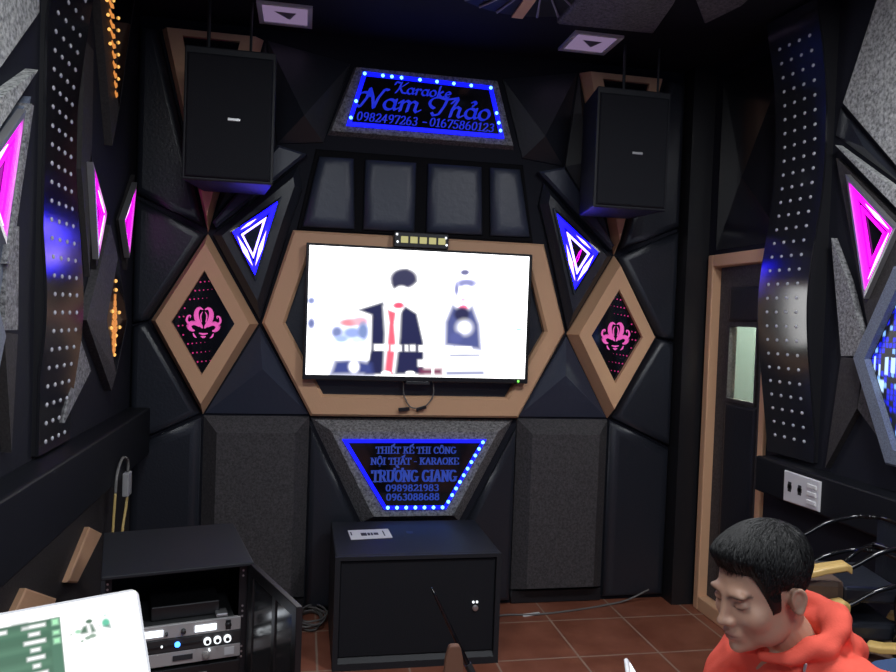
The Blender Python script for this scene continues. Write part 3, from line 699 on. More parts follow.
# cables on the floor
def cable(name, pts, r, mat, label, k=8):
    mb = MB(); mb.tube(curve(pts, k), r, 7); return tag(mb.build(name, mat, smooth=True), label, 'cable')
cable('floor_cable', [(.90, 3.55, .006), (1.05, 3.58, .006), (1.20, 3.57, .006), (1.40, 3.60, .006), (1.62, 3.655, .006), (1.75, 3.68, .02), (1.86, 3.668, .075)], .005, cable_grey, 'thin dark cable along the floor right of the subwoofer')
pts = []
for k in range(34):
    a = k*1.05; pts.append((.075+.062*math.cos(a)*(1+.25*math.sin(k*.9)), 3.60+.105*math.sin(a)*(1+.2*math.sin(k*1.7)), .006+.0013*k))
cable('cable_coil', pts, .005, cable_grey, 'tangled grey cable heap on the floor left of the subwoofer', 5)
mb = MB(); mb.obox((1.13, 3.56, .0005), (.10, .014, 0), (-.004, .03, 0), (0, 0, .004)); tag(mb.build('paper_scrap', paper, bevel=.001), 'pale scrap on the floor tiles right of the subwoofer', 'scrap')

# ------------------------------------------------------------------ side walls
def off(mp, poly, d):
    if mp is back or mp is ceil: return poly
    W = abs(XL) if mp is left else XR; k = (W-d)/W
    return [(a*k, 1.5+(b-1.5)*k) for a, b in poly]
def gem(mp, poly, mat, label, h=.03, ins=.0, name='leather_block'):
    poly = off(mp, poly, h)
    mb = MB(); relief(mb, mp, poly, [(0, h-.004 if ins else h), (ins, h)] if ins else [(0, h)]); return tag(mb.build(name, mat), label, 'wall panel')
# right wall
gem(right, [(2.492, 2.80), (2.665, 2.416), (2.371, 2.111), (2.05, 1.98), (2.05, 2.80)], gr_light, 'large pale speckled panel high on the right wall', .03, name='textile_block')
gem(right, [(2.699, 2.255), (2.365, 2.020), (2.10, 1.82), (2.10, 1.78), (2.35, 1.945)], gr_light, 'thin pale speckled wedge above the magenta triangle on the right wall', .035, name='textile_wedge')
gem(right, [(2.690, 2.200), (2.29, 1.866), (2.462, 1.50)], gr_brown, 'dark triangular board holding the magenta triangle on the right wall', .022)
tri_light(right, [(2.603, 2.097), (2.356, 1.877), (2.482, 1.647)], .036, 'magenta neon triangle light on the right wall', 'mag', steel)
gem(right, [(2.695, 1.877), (2.604, 1.400), (2.515, 1.405), (2.495, 1.48), (2.592, 1.701)], gr_mid, 'narrow sparkling speckled wedge beside the right perforated band', .03, name='textile_wedge')
gem(right, [(2.604, 1.394), (2.663, .939), (2.503, 1.205), (2.485, 1.396)], gr_brown, 'dull brown lower wedge under the sparkling wedge on the right wall', .028)
gem(right, [(2.468, 1.375), (2.505, 1.205), (2.299, 1.036), (2.325, 1.148)], gr_dark, 'dark speckled wedge under the blue hexagon display on the right wall', .026, name='textile_wedge')
mb = MB(); pyramid(mb, right, [(2.668, 2.398), (2.690, 2.292), (2.32, 2.025), (2.365, 2.090)], (2.50, 2.20, .03), 0, .006); tag(mb.build('leather_strip', leather), 'black strip between the two pale speckled panels on the right wall', 'wall panel')
hx = empty('hexagon_display', right(2.2, 1.12, 0))
ho = [(2.476, 1.399), (2.300, 1.735), (2.10, 1.735), (1.92, 1.399), (2.10, 1.03), (2.29, 1.03)]
mb = MB(); hi = inset(ho, .058); ring(mb, right, [(ho, 0), (ho, .05), (inset(ho, .008), .058), (hi, .058), (hi, 0)]); mb.build('frame', gr_blue, hx)
mb = MB(); relief(mb, right, inset(hi, -.002), [(0, .03)]); gl = mb.build('display_glass', glassblack, hx)
def hex_pic(ss, tt):
    g = np.random.default_rng(4); nx, ny = 26, 34; v = g.random((ny, nx))
    ix = np.clip((ss*nx).astype(int), 0, nx-1); iy = np.clip((tt*ny).astype(int), 0, ny-1); q = v[iy, ix]
    fx, fy = ss*nx-ix, tt*ny-iy; on = (fx > .15) & (fy > .15)
    c = np.tile([.004, .004, .012], (len(ss), 1))
    c[on & (q < .52)] = (.01, .02, 1.1); c[on & (q > .88)] = (.30, .65, 1.4)
    for x0, x1, y0, y1 in ((.03, .055, .46, .56), (.09, .115, .50, .56), (.16, .20, .46, .55), (.23, .28, .46, .54), (.06, .16, .58, .64), (.10, .13, .62, .70)):
        c[(ss > x0) & (ss < x1) & (tt > y0) & (tt < y1)] = (.7, 1.0, 1.5)
    return c
hc = inset(hi, .004)
dq = sorted(hc, key=lambda p: p[1]); lo, hg = sorted(dq[:2], key=lambda p: -p[0]), sorted(dq[-2:], key=lambda p: -p[0])
vL, vR = max(hc, key=lambda p: p[0]), min(hc, key=lambda p: p[0])
def hz(a, up_):
    P = [vL, hg[0], hg[1], vR] if up_ else [vL, lo[0], lo[1], vR]
    return np.interp(-a, [-p[0] for p in P], [p[1] for p in P])
nx_, ny_ = 104, 136
S_, T_ = np.meshgrid(np.linspace(0, 1, nx_), np.linspace(0, 1, ny_))
A_ = vL[0]+(vR[0]-vL[0])*np.clip(S_, .004, .996); ZT, ZB = hz(A_, True), hz(A_, False); Z_ = ZT+(ZB-ZT)*T_
me = bpy.data.meshes.new('screen'); ii = np.arange(nx_*ny_).reshape(ny_, nx_)
me.from_pydata(np.stack([np.full(A_.size, XR-.0315), A_.ravel(), Z_.ravel()], -1).tolist(), [], np.stack([ii[:-1, :-1], ii[1:, :-1], ii[1:, 1:], ii[:-1, 1:]], -1).reshape(-1, 4).tolist()); me.update()
yn = ((1.735-Z_)/(1.735-1.03)).ravel(); c4 = np.ones((nx_*ny_, 4), np.float32); c4[:, :3] = hex_pic(S_.ravel(), yn)
me.color_attributes.new('Col', 'FLOAT_COLOR', 'POINT').data.foreach_set('color', c4.ravel()); me.materials.append(vcol('hexagon_picture', 1.0, .3))
o = bpy.data.objects.new('screen', me); C.objects.link(o); o.parent = gl; o.matrix_parent_inverse = gl.matrix_world.inverted()
tag(hx, 'hexagonal display with blue pixels in a blue grey frame on the right wall', 'display')
# left wall
gem(left, [(2.40, 2.80), (2.427, 2.358), (2.150, 2.106), (1.80, 1.95), (1.80, 2.80)], gr_light, 'large pale speckled panel high on the left wall', .03, name='textile_block')
gem(left, [(2.430, 2.190), (2.154, 2.029), (1.85, 1.78), (1.85, 1.68), (2.150, 1.945)], gr_light, 'thin pale speckled wedge above the magenta triangle at the left edge', .035, name='textile_wedge')
gem(left, [(2.375, 2.095), (1.96, 1.762), (2.165, 1.47)], gr_blue, 'blue grey triangular board holding the magenta triangle at the left edge', .022)
tri_light(left, [(2.294, 2.020), (2.035, 1.810), (2.186, 1.664)], .036, 'large magenta neon triangle light cut by the left edge of the picture', 'mag', steel)
gem(left, [(2.400, 2.075), (2.252, 1.600), (2.224, 1.600), (2.376, 2.075)], gr_mid, 'slim silvery strip along the magenta triangle at the left edge', .038, name='silver_strip')
gem(left, [(2.305, 1.71), (2.313, 1.417), (2.215, 1.419), (2.222, 1.63)], gr_mid, 'small sparkling speckled wedge beside the left perforated band', .03, name='textile_wedge')
gem(left, [(2.215, 1.412), (2.313, 1.405), (2.285, 1.071)], gr_brown, 'brown lower wedge beside the left perforated band', .028)
hx = empty('hexagon_display', left(1.83, 1.08, 0))
ho = [(2.075, 1.41), (1.92, 1.65), (1.74, 1.65), (1.58, 1.41), (1.74, 1.08), (1.92, 1.08)]
mb = MB(); hi = inset(ho, .055); ring(mb, left, [(ho, 0), (ho, .05), (inset(ho, .008), .058), (hi, .058), (hi, 0)]); mb.build('frame', gr_blue, hx)
mb = MB(); relief(mb, left, inset(hi, -.002), [(0, .03)]); mb.build('display_glass', glassblack, hx)
tag(hx, 'hexagonal blue grey frame at the left edge beside the brown wedge', 'display')
# far part of the left wall
gem(left, [(3.00, 2.44), (3.02, 1.60), (2.88, 1.98), (2.89, 2.44)], gr_brown, 'dark speckled strip just beyond the left perforated band', .02, name='textile_block')
gem(left, [(2.915, 1.372), (3.066, 1.242), (2.755, 1.085), (2.77, 1.12)], gr_mid, 'grey speckled wedge below the left perforated band', .03, name='textile_wedge')
gem(left, [(2.985, 2.07), (3.215, 1.87), (3.11, 1.62)], gr_brown, 'dark board holding the middle magenta triangle on the left wall', .02)
tri_light(left, [(3.001, 2.010), (3.196, 1.862), (3.097, 1.688)], .032, 'slim magenta neon triangle between the left perforated band and the gold emblem', 'mag', steel)
gem(left, [(3.725, 2.11), (3.475, 1.87), (3.615, 1.66)], gr_brown, 'dark board holding the magenta triangle in the left corner', .02)
tri_light(left, [(3.710, 2.056), (3.497, 1.872), (3.606, 1.728)], .032, 'slim magenta neon triangle in the corner beside the leather panels', 'mag', steel)
def gold_emblem(parent, mp, cy, cz, hh, d, narrow=1):
    mb = MB()
    for k in range(9):
        f = k/8; z = cz-hh*.62+hh*1.05*f; w_ = .052*(1-abs(f-.42)*1.25)*narrow
        if w_ < .006: continue
        for s in (-1, 1):
            ps = [(cy+s*.004, z-.012), (cy+s*w_, z+.004), (cy+s*w_*.8, z+.022), (cy+s*.004, z+.012)]
            mb.loops([[mp(a, b, d) for a, b in ps], [mp(a, b, d+.002) for a, b in ps]])
    mb.build('emblem', gold, parent)
gd = empty('diamond_light', left(3.35, 1.10, 0))
do = off(left, [(3.344, 1.832), (3.03, 1.437), (3.43, 1.125), (3.655, 1.421)], .04)
cen = off(left, [(3.40, 1.70), (3.235, 1.437), (3.415, 1.20), (3.595, 1.43)], .04)
mb = MB(); ring(mb, left, [(do, 0), (do, .03), (cen, .05), (cen, 0)]); mb.build('frame', gr_dark, gd)
mb = MB(); relief(mb, left, cen, [(0, .049)]); gl = mb.build('mirror_glass', glassblack, gd)
gold_emblem(gl, left, 3.40*.94, 1.5-.070*.94, .20, .0495, .9)
for a, b_ in ((3.401, 1.600), (3.41, 1.562), (3.36, 1.47), (3.475, 1.465), (3.345, 1.40), (3.49, 1.40), (3.43, 1.365), (3.415, 1.325), (3.41, 1.283)):
    mb = MB(); mb.sphere(left(a*.94, 1.5+(b_-1.5)*.94, .050), .0075, 8, 5); mb.build('led', golddot, gl)
tag(gd, 'dark diamond frame with gold emblem on the left wall near the corner', 'wall light')
gw = empty('wedge_light', left(3.28, 2.2, 0))
do = [(2.86, 2.82), (3.18, 2.13), (3.50, 2.82)]; cen = [(2.96, 2.80), (3.185, 2.27), (3.40, 2.80)]
mb = MB(); ring(mb, left, [(do, 0), (do, .03), (cen, .05), (cen, 0)]); mb.build('frame', gr_brown, gw)
mb = MB(); relief(mb, left, cen, [(0, .049)]); gl = mb.build('mirror_glass', glassblack, gw)
mb = MB()
for k in range(10):
    z = 2.32+.034*k; a = 3.135-.012*k; w_ = .022+.0022*k
    for s in (-1, 1):
        ps = [(a, z-.012), (a+s*w_, z+.002), (a+s*w_*.7, z+.014), (a, z+.008)]
        mb.loops([[left(u, v, .0495) for u, v in ps], [left(u, v, .0515) for u, v in ps]])
mb.build('emblem', gold, gl)
for k in range(6):
    for s in (-1, 1):
        if s < 0 and k < 2: continue
        mb = MB(); mb.sphere(left(3.115-.012*k+s*(.046+.008*k), 2.39+.046*k, .050), .0065, 8, 5); mb.build('led', golddot, gl)
for a, z in ((3.02, 2.68), (3.06, 2.655)):
    mb = MB(); mb.sphere(left(a, z, .050), .0065, 8, 5); mb.build('led', golddot, gl)
tag(gw, 'downward wedge with gold glowing emblem high on the left wall', 'wall light')

# perforated wavy bands
def wavy(name, side, y0, y1, prof, label, wallx, rows, z0d, dzd):
    zs = [p[0] for p in prof]; zz = np.linspace(zs[0], zs[-1], 70)
    def cub(q):
        return np.interp(zz, zs, q)
    xa = cub([p[1] for p in prof]); xb = cub([p[2] for p in prof])
    k = np.ones(7)/7
    sm = lambda v: np.convolve(np.pad(v, 3, 'edge'), k, 'valid')
    xa, xb = sm(sm(xa)), sm(sm(xb))
    lim = wallx+(.022 if side == 'left' else -.022)
    xa, xb = (np.maximum(xa, lim), np.maximum(xb, lim)) if side == 'left' else (np.minimum(xa, lim), np.minimum(xb, lim))
    t = empty(name, (wallx, (y0+y1)/2, zs[0]))
    s = 1 if side == 'left' else -1
    mb = MB(); R = []
    for i, z in enumerate(zz):
        R.append([Vector((xa[i], y0, z)), Vector((xa[i]-s*.008, y0, z)), Vector((xb[i]-s*.008, y1, z)), Vector((xb[i], y1, z))])
    mb.loops(R)
    # bright studs: a punched pattern in four columns
    mb.mi = 1
    for r in range(rows):
        z = z0d+dzd*r
        for c in range(4):
            f = .20+.20*c; y = y0+(y1-y0)*f; i0 = np.interp(z, zz, xa); i1 = np.interp(z, zz, xb); x = i0*(1-f)+i1*f
            mb.sphere((x, y, z), (.004, .010, .0075), 8, 4)
    o = mb.build('perforated_sheet', [glossy, pearl], t)
    for p in o.data.polygons: p.use_smooth = True
    e = o.modifiers.new('e', 'EDGE_SPLIT'); e.split_angle = .6
    mb = MB(); R = []
    for i, z in enumerate(zz):
        R.append([Vector((xa[i]-s*.008, y0+.004, z)), Vector((wallx, y0+.004, z)), Vector((wallx, y1-.004, z)), Vector((xb[i]-s*.008, y1-.004, z))])
    mb.loops(R); mb.build('box_side', blackboard, t)
    return tag(t, label, 'wall band')
def prof(Xp, Y0, Y1, near, far):
    zs = sorted(set([p[0] for p in near])); out = []
    nz = [p[0] for p in near][::-1]; nv = [Xp*Y0/p[1] for p in near][::-1]
    fz = [p[0] for p in far][::-1]; fv = [Xp*Y1/p[1] for p in far][::-1]
    tw = .018 if Xp < 0 else -.030
    for z in np.linspace(zs[0], zs[-1], 24): x = .5*(float(np.interp(z, nz, nv))+float(np.interp(z, fz, fv))); out.append((float(z), x-tw*.5, x+tw*.5))
    return out
pL = prof(-.70, 2.435, 2.745, [(2.85, 2.36), (2.60, 2.32), (2.324, 2.226), (2.135, 2.150), (1.90, 2.153), (1.75, 2.215), (1.59, 2.257), (1.393, 2.263), (1.283, 2.229), (1.128, 2.165), (1.03, 2.165)],
          [(2.85, 2.66), (2.60, 2.60), (2.443, 2.518), (2.232, 2.441), (2.022, 2.438), (1.665, 2.506), (1.478, 2.572), (1.382, 2.549), (1.232, 2.457), (1.14, 2.42), (1.03, 2.42)])
wavy('perforated_band', 'left', 2.435, 2.745, pL, 'wavy glossy black band with white studs on the left wall', XL, 27, 1.065, .0575)
pR = prof(2.0, 2.705, 2.99, [(2.837, 2.824), (2.68, 2.735), (2.501, 2.677), (2.256, 2.647), (2.019, 2.653), (1.783, 2.714), (1.62, 2.734), (1.335, 2.694), (1.057, 2.642), (.95, 2.62)],
          [(2.837, 2.975), (2.68, 2.935), (2.50, 2.92), (2.274, 2.918), (2.06, 2.930), (1.757, 2.979), (1.62, 2.99), (1.49, 2.981), (1.186, 2.913), (1.017, 2.874), (.95, 2.86)])
wavy('perforated_band', 'right', 2.705, 2.99, pR, 'wavy glossy black band with white studs on the right wall beside the door', XR, 29, 1.03, .060)
mb = MB(); pyramid(mb, right, off(right, [(3.60, 1.90), (3.03, 1.90), (3.03, 2.80), (3.60, 2.80)], .03), (3.26, 2.22, .06), 0, .008); tag(mb.build('leather_facet', glossy), 'glossy black four-sided panel above the door', 'wall panel')
# tan strips on the lower left wall
gem(left, [(3.104, .624), (3.300, .540), (2.959, .454), (2.836, .502)], tan, 'slanted tan strip on the lower left wall, nearer the corner', .035, .006, 'tan_strip')
gem(left, [(2.429, .631), (2.720, .487), (2.60, .42), (2.28, .565)], tan, 'slanted tan strip on the lower left wall, above the touch screen', .035, .006, 'tan_strip')
# sockets on the right ledge
t = empty('switch_plate', (2.0, 2.66, .79))
fr = lambda a, b, d: Vector((2.0-d, a, b))
mb = MB(); relief(mb, fr, [(2.55, .790), (2.768, .782), (2.770, .909), (2.549, .909)], [(0, .006), (.004, .010)]); pl = mb.build('plate', white_plastic, t)
for y in (2.728, 2.665):
    mb = MB(); relief(mb, fr, [(y-.010, .828), (y+.010, .828), (y+.010, .868), (y-.010, .868)], [(0, .0112)], .009); relief(mb, fr, [(y-.013, .84), (y+.013, .84), (y+.013, .856), (y-.013, .856)], [(0, .0112)], .009); mb.build('socket', ink, t)
for z in (.808, .842, .872):
    mb = MB(); relief(mb, fr, [(2.565, z), (2.615, z), (2.615, z+.016), (2.565, z+.016)], [(0, .014), (.002, .016)], .009); mb.build('rocker_switch', paper, t)
tag(t, 'white switch plate with two dark sockets on the right wall ledge', 'switch')
# hanging power lead in the left corner
t = empty('hanging_cable', (-.69, 3.1, .56))
xh = -.686
mb = MB(); mb.tube(curve([(xh, 3.00, .78), (xh, 3.02, .85), (xh, 3.10, .895), (xh, 3.19, .870), (xh, 3.20, .82)]), .0055, 8); mb.build('white_lead', cable_grey, t, smooth=True)
mb = MB(); mb.box((-.6995, 3.165, .725), (-.675, 3.225, .82)); mb.build('adapter', solid('grey_plastic', (.34, .34, .35), .45), t, bevel=.004)
mb = MB(); mb.tube(curve([(xh, 3.195, .73), (xh, 3.18, .68), (xh, 3.13, .60), (xh, 3.13, .50), (xh, 3.13, .30)]), .0055, 7); mb.build('yellow_lead', cable_yellow, t, smooth=True)
mb = MB(); mb.tube(curve([(xh, 3.00, .78), (xh, 2.985, .70), (xh, 2.975, .60), (xh, 2.985, .30)]), .005, 7); mb.build('yellow_lead', cable_yellow, t, smooth=True)
tag(t, 'grey adapter with two yellowish leads hanging from the left wall ledge above the rack', 'cable')

# ------------------------------------------------------------------ equipment rack
az = 77*D2R
wv = Vector((math.sin(az), math.cos(az), 0)); dpt = Vector((-math.cos(az), math.sin(az), 0)); up = Vector((0, 0, 1))
FR = Vector((-.135, 2.436, 0)); RW, RD, RH = .445, .47, .69
ddr = (-dpt*math.cos(9*D2R)+wv*math.sin(9*D2R)).normalized()
def rk(a, d, z): return (FR-wv*a+dpt*d+up*z if d >= 0 or a > .05 else FR-wv*a+ddr*(-d)+up*z)          # a: from the right edge leftwards, d: into the cabinet
t = empty('equipment_rack', FR-wv*.25)
mb = MB()
mb.obox(rk(RW, 0, RH-.012), wv*RW, dpt*RD, up*.012); mb.build('top_panel', cabinet, t, bevel=.003)
for nm, a in (('side_panel', .012), ('side_panel', RW)):
    mb = MB(); mb.obox(rk(a, 0.0, .05), wv*.012, dpt*RD, up*(RH-.062)); mb.build(nm, cabinet, t)
mb = MB(); mb.obox(rk(RW-.012, RD-.012, .05), wv*(RW-.024), dpt*.012, up*(RH-.062)); mb.build('back_panel', blackboard, t)
mb = MB(); mb.obox(rk(RW, 0, .05), wv*RW, dpt*RD, up*.012); mb.build('bottom_panel', cabinet, t)
for a in (.012, RW-.03):
    mb = MB(); mb.obox(rk(a+.024, .05, .062), wv*.024, dpt*.004, up*(RH-.074))
    mb.mi = 1
    for g in range(5):
        for k in range(3): mb.lathe(rk(a+.012, .05, .10+g*.133+k*.017), [(.0035, 0), (.0035, .002)], 8, -dpt)
    mb.build('mounting_rail', [blackboard, steel], t)
for a in (.04, RW-.04):
    for d in (.05, RD-.05):
        mb = MB(); mb.lathe(rk(a, d, 0), [(.02, 0), (.02, .03), (.012, .034), (.012, .05)], 12); mb.build('foot', plastic_black, t)
# open glass door, swung out in line with the right side
dr = MB(); DW = .40
ring(dr, lambda a, b, d: rk(.012-d, -a, b), [([(0, .055), (DW, .055), (DW, RH-.005), (0, RH-.005)], 0), ([(0, .055), (DW, .055), (DW, RH-.005), (0, RH-.005)], .018), ([(.035, .09), (DW-.035, .09), (DW-.035, RH-.04), (.035, RH-.04)], .018), ([(.035, .09), (DW-.035, .09), (DW-.035, RH-.04), (.035, RH-.04)], 0)])
dro = dr.build('door', plastic_black, t, bevel=.002)
for a0, a1 in ((.035, .21), (.235, DW-.035)):
    mb = MB(); mb.obox(rk(.008, -a0, .09), ddr*(a1-a0), wv*.006, up*(RH-.13)); mb.build('glass_pane', solid('smoked_glass', (.035, .038, .042), .15, spec=.7) if 'smoked_glass' not in MATS else MATS['smoked_glass'], dro)
mb = MB(); mb.obox(rk(.012, -.21, .09), ddr*.025, wv*.016, up*(RH-.13)); mb.build('centre_bar', plastic_black, dro)
mb = MB(); mb.lathe(rk(-.006, -(DW-.018), .33), [(.012, 0), (.012, .01), (.008, .014)], 12, wv); mb.build('lock', steel, dro)
tag(t, 'black equipment rack with open glass door at lower left', 'rack')
# units in it
def unit(z, h, dep, mat, name, label, cat='amplifier', inset_a=.028, d0=.046):
    t = empty(name, rk(.25, d0+dep/2, z))
    mb = MB(); mb.obox(rk(RW-inset_a, d0, z), wv*(RW-2*inset_a), dpt*.012, up*h); mb.build('front_panel', mat, t, bevel=.002)
    mb = MB(); mb.obox(rk(RW-inset_a-.02, d0+.012, z+.002), wv*(RW-2*inset_a-.04), dpt*dep, up*(h-.004)); mb.build('chassis', dark_grey, t)
    def onf(name, a0, z0, a1, z1, m, th=.003):
        mb = MB(); mb.obox(rk(a1, d0-th, z+z0), wv*(a1-a0), dpt*th, up*(z1-z0)); return mb.build(name, m, t)
    def knob(name, a, zz, r, m, th=.012):
        mb = MB(); mb.lathe(rk(a, d0, z+zz), [(r, 0), (r*.92, th), (r*.5, th+.002)], 16, -dpt); return mb.build(name, m, t)
    return t, onf, knob
t, onf, knob = unit(.4575, .043, .22, silver, 'wireless_receiver', '')
onf('display', .105, .010, .170, .030, white_lit); onf('display', .265, .010, .345, .030, white_lit); onf('display', .40, .010, .44, .030, ink)
knob('knob', .205, .019, .008, dark_grey); knob('knob', .068, .022, .010, plastic_black); onf('power_switch', .060, .006, .076, .036, plastic_black)
knob('knob', .255, .017, .005, dark_grey)
tag(t, 'silver receiver with white lit displays, topmost unit in the rack', 'receiver')
t, onf, knob = unit(.4145, .042, .22, dark_grey, 'effects_mixer', '', d0=.044)
onf('groove', .05, .018, .44, .023, plastic_black)
for a in (.070, .101, .132):
    mb = MB(); d0 = .044
    mb.loops([[rk(a+r*math.cos(q), d0-dd, .4145+.021+r*math.sin(q)) for q in (2*math.pi*k/18 for k in range(18))] for r, dd in ((.0115, 0), (.0115, .010), (.0068, .010), (.0068, .004))]); mb.build('knob_ring', white_dot, t)
    mb = MB(); mb.lathe(rk(a, .044-.004, .4145+.021), [(.0062, 0), (.0062, .010), (.004, .011)], 14, -dpt); mb.build('knob_cap', plastic_black, t)
mb = MB(); mb.sphere(rk(.222, .043, .4365), .009, 10, 6); mb.build('blue_lamp', blue_dot, t)
mb = MB(); mb.sphere(rk(.268, .043, .4355), .004, 8, 5); mb.build('white_lamp', white_dot, t)
tag(t, 'dark mixer with three white-ringed knobs and blue lamp, second unit in the rack', 'mixer')
t, onf, knob = unit(.370, .043, .25, silver, 'power_amplifier', '')
onf('display', .175, .014, .235, .030, ink); knob('knob', .135, .020, .012, solid('warm_grey', (.36, .33, .31), .4) if 'warm_grey' not in MATS else MATS['warm_grey'])
onf('power_switch', .048, .010, .078, .034, white_plastic); onf('model_strip', .30, .016, .335, .022, solid('mid_grey', (.34, .34, .34), .5) if 'mid_grey' not in MATS else MATS['mid_grey'])
knob('knob', .125, .036, .003, white_dot)
tag(t, 'silver unit with small dark display, third unit in the rack', 'amplifier')
t, onf, knob = unit(.27, .088, .30, plastic_black, 'power_amplifier', '')
mb = MB(); mb.sphere(rk(.245, .045, .27+.070), .0045, 8, 5); mb.build('green_lamp', green_dot, t)
onf('badge', .13, .060, .155, .066, steel)
tag(t, 'tall black amplifier with green lamp, lowest unit in the rack', 'amplifier')
mb = MB(); mb.obox(rk(.30, .09, .5005), wv*.21, dpt*.16, up*.045); o = mb.build('junction_box', plastic_black, bevel=.004); tag(o, 'low black box lying on the topmost rack unit', 'box')
mb = MB(); mb.obox(rk(.105, .058, .5003), wv*.038, dpt*.05, up*.012); o = mb.build('plug_adapter', steel, bevel=.004); tag(o, 'small grey adapter lying on the right end of the topmost rack unit', 'adapter')

# ------------------------------------------------------------------ touch screen on a stand
T0 = Vector((-.24, 1.207, 1.063)); e1 = Vector((-.90, -.436, 0)).normalized(); nh = Vector((.436, -.90, 0)).normalized()
tl = 40*D2R; e2 = Vector((0, 0, -1))*math.cos(tl)+nh*math.sin(tl); nn = (nh*math.cos(tl)+Vector((0, 0, 1))*math.sin(tl)).normalized()
def ts(a, b, d=0): return T0+e1*a+e2*b+nn*d
SW, SH = .50, .305
t = empty('touch_screen', ts(.25, .15, -.02)*1.0)
def rrect(i, r): 
    pts = []
    for cx_, cy_, a0 in ((SW-i-r, SH-i-r, 0), (i+r, SH-i-r, 90), (i+r, i+r, 180), (SW-i-r, i+r, 270)): pts += arc(cx_, cy_, r, r, a0, a0+90, 6)
    return pts
mb = MB(); mb.loops([[ts(a, b, -.032) for a, b in rrect(.03, .01)], [ts(a, b, -.022) for a, b in rrect(.0, .012)], [ts(a, b, -.001) for a, b in rrect(.0, .012)]]); mb.build('housing', white_plastic, t)
def ts_pic(s, tt):
    a = s*SW; b = tt*SH; p = Pic(a, b, (1.35, 1.4, 1.35)); S = .0012
    g = (.048, .15, .085)
    p.rect(.1085, .0185, .46, .27, g, S)
    for k in range(10):
        p.rect(.1235, .026+k*.0245, .46, .026+k*.0245+.010, (.085, .225, .135), .004, .8)
        p.rect(.1235, .036+k*.0245, .46, .036+k*.0245+.002, (.04, .15, .085), .002, .8)
    p.rect(.1085, .0185, .122, .27, (.065, .19, .115), S)
    for k, w_ in enumerate((.030, .014, .027, .012, .022, .009, .026, .012, .02, .011, .024)):
        p.rect(.1425-w_*.5, .0225+k*.0113, .1425+w_*.5, .0275+k*.0113, (1.2, 1.35, 1.2), .002)
    p.rect(.176, .0235, .192, .0285, (1.2, 1.35, 1.2), .002)
    p.rect(.150, .018, .168, .024, (.06, .15, .10), .004, .8)
    for z0, z1 in ((.020, .029), (.037, .043), (.048, .056)): p.rect(.1105, z0, .119, z1, (.45, .85, .55), .002)
    # thumbnail of the two singers
    dk = (.10, .20, .13)
    p.ell(.0705, .0335, .0045, .003, dk, .5); p.poly([(.084, .0475), (.079, .040), (.0745, .039), (.0735, .050), (.082, .050)], dk, .002); p.poly([(.0700, .038), (.0665, .039), (.063, .050), (.0685, .051)], dk, .002)
    p.ell(.048, .0405, .0052, .006, (.15, .62, .42), .6); p.poly([(.0525, .045), (.043, .044), (.042, .050), (.046, .048)], (.15, .30, .25), .002); p.ell(.048, .0290, .002, .0015, (.6, .8, .7), .8)
    p.ell(.0865, .0455, .004, .0028, (.4, .7, .5), .8); p.ell(.0745, .0575, .004, .0025, (.3, .42, .33), .7); p.ell(.068, .056, .005, .003, (.3, .42, .33), .7); p.ell(.0825, .0605, .002, .0015, (.3, .42, .33), .8); p.ell(.096, .048, .0015, .001, (.4, .5, .4), .8); p.ell(.057, .043, .0015, .001, (.5, .7, .6), .8)
    return p.c*(1+.4*p.c**6)
m_ = .004
grid_picture('screen', [ts(m_, m_, 0), ts(SW-m_, m_, 0), ts(SW-m_, SH-m_, 0), ts(m_, SH-m_, 0)], 360, 220, ts_pic, vcol('touch_picture', 1.0, .3), t)
mb = MB(); b0 = ts(.25, .20, -.03); bx = Vector((b0.x-.05, b0.y+.02, 0))
mb.tube([b0+Vector((0, 0, .0)), b0+Vector((-.02, .03, -.06)), Vector((b0.x-.03, b0.y+.04, .70)), Vector((b0.x-.03, b0.y+.04, .02))], .022, 12); mb.build('stand_pole', dark_grey, t, smooth=True)
mb = MB(); mb.lathe((b0.x-.03, b0.y+.04, 0), [(.20, 0), (.20, .012), (.05, .03), (.03, .035)], 28); mb.build('stand_base', dark_grey, t)
tag(t, 'tilted white touch screen with green song list at lower left', 'screen')

# ------------------------------------------------------------------ thin pole with a brown handle in front of the subwoofer
P1 = Vector((.423, 2.30, .637)); P2 = Vector((.545, 2.27, .395)); P3 = P2+(P2-P1)*1.63
P3.z = .004
t = empty('pole', (P3.x, P3.y, 0))
mb = MB(); mb.tube([P1, P1+(P2-P1)*.1, P2, P3], [.0035, .0055, .0085, .0085], 10); mb.build('shaft', tube_black, t, smooth=True)
mb = MB(); mb.tube([P2-(P2-P1)*.02, P2+(P2-P1)*.25], [.0125, .0125], 12); mb.build('clamp', dark_grey, t)
tag(t, 'thin dark pole leaning in front of the subwoofer', 'pole')
mb = MB()
q0 = Vector((.489, 2.235, .0))
R = [[q0+Vector((sx*w_-.004*(h-.4), sy*.010, h)) for sx, sy in ((-1, -1), (1, -1), (1, 1), (-1, 1))] for w_, h in ((.034, 0.0), (.034, .36), (.028, .44), (.019, .475), (.012, .482))]
for r in R: pass
mb.loops(R); tag(mb.build('wooden_post', woodbrown, bevel=.006), 'tapered brown wooden board standing beside the thin dark pole', 'board')

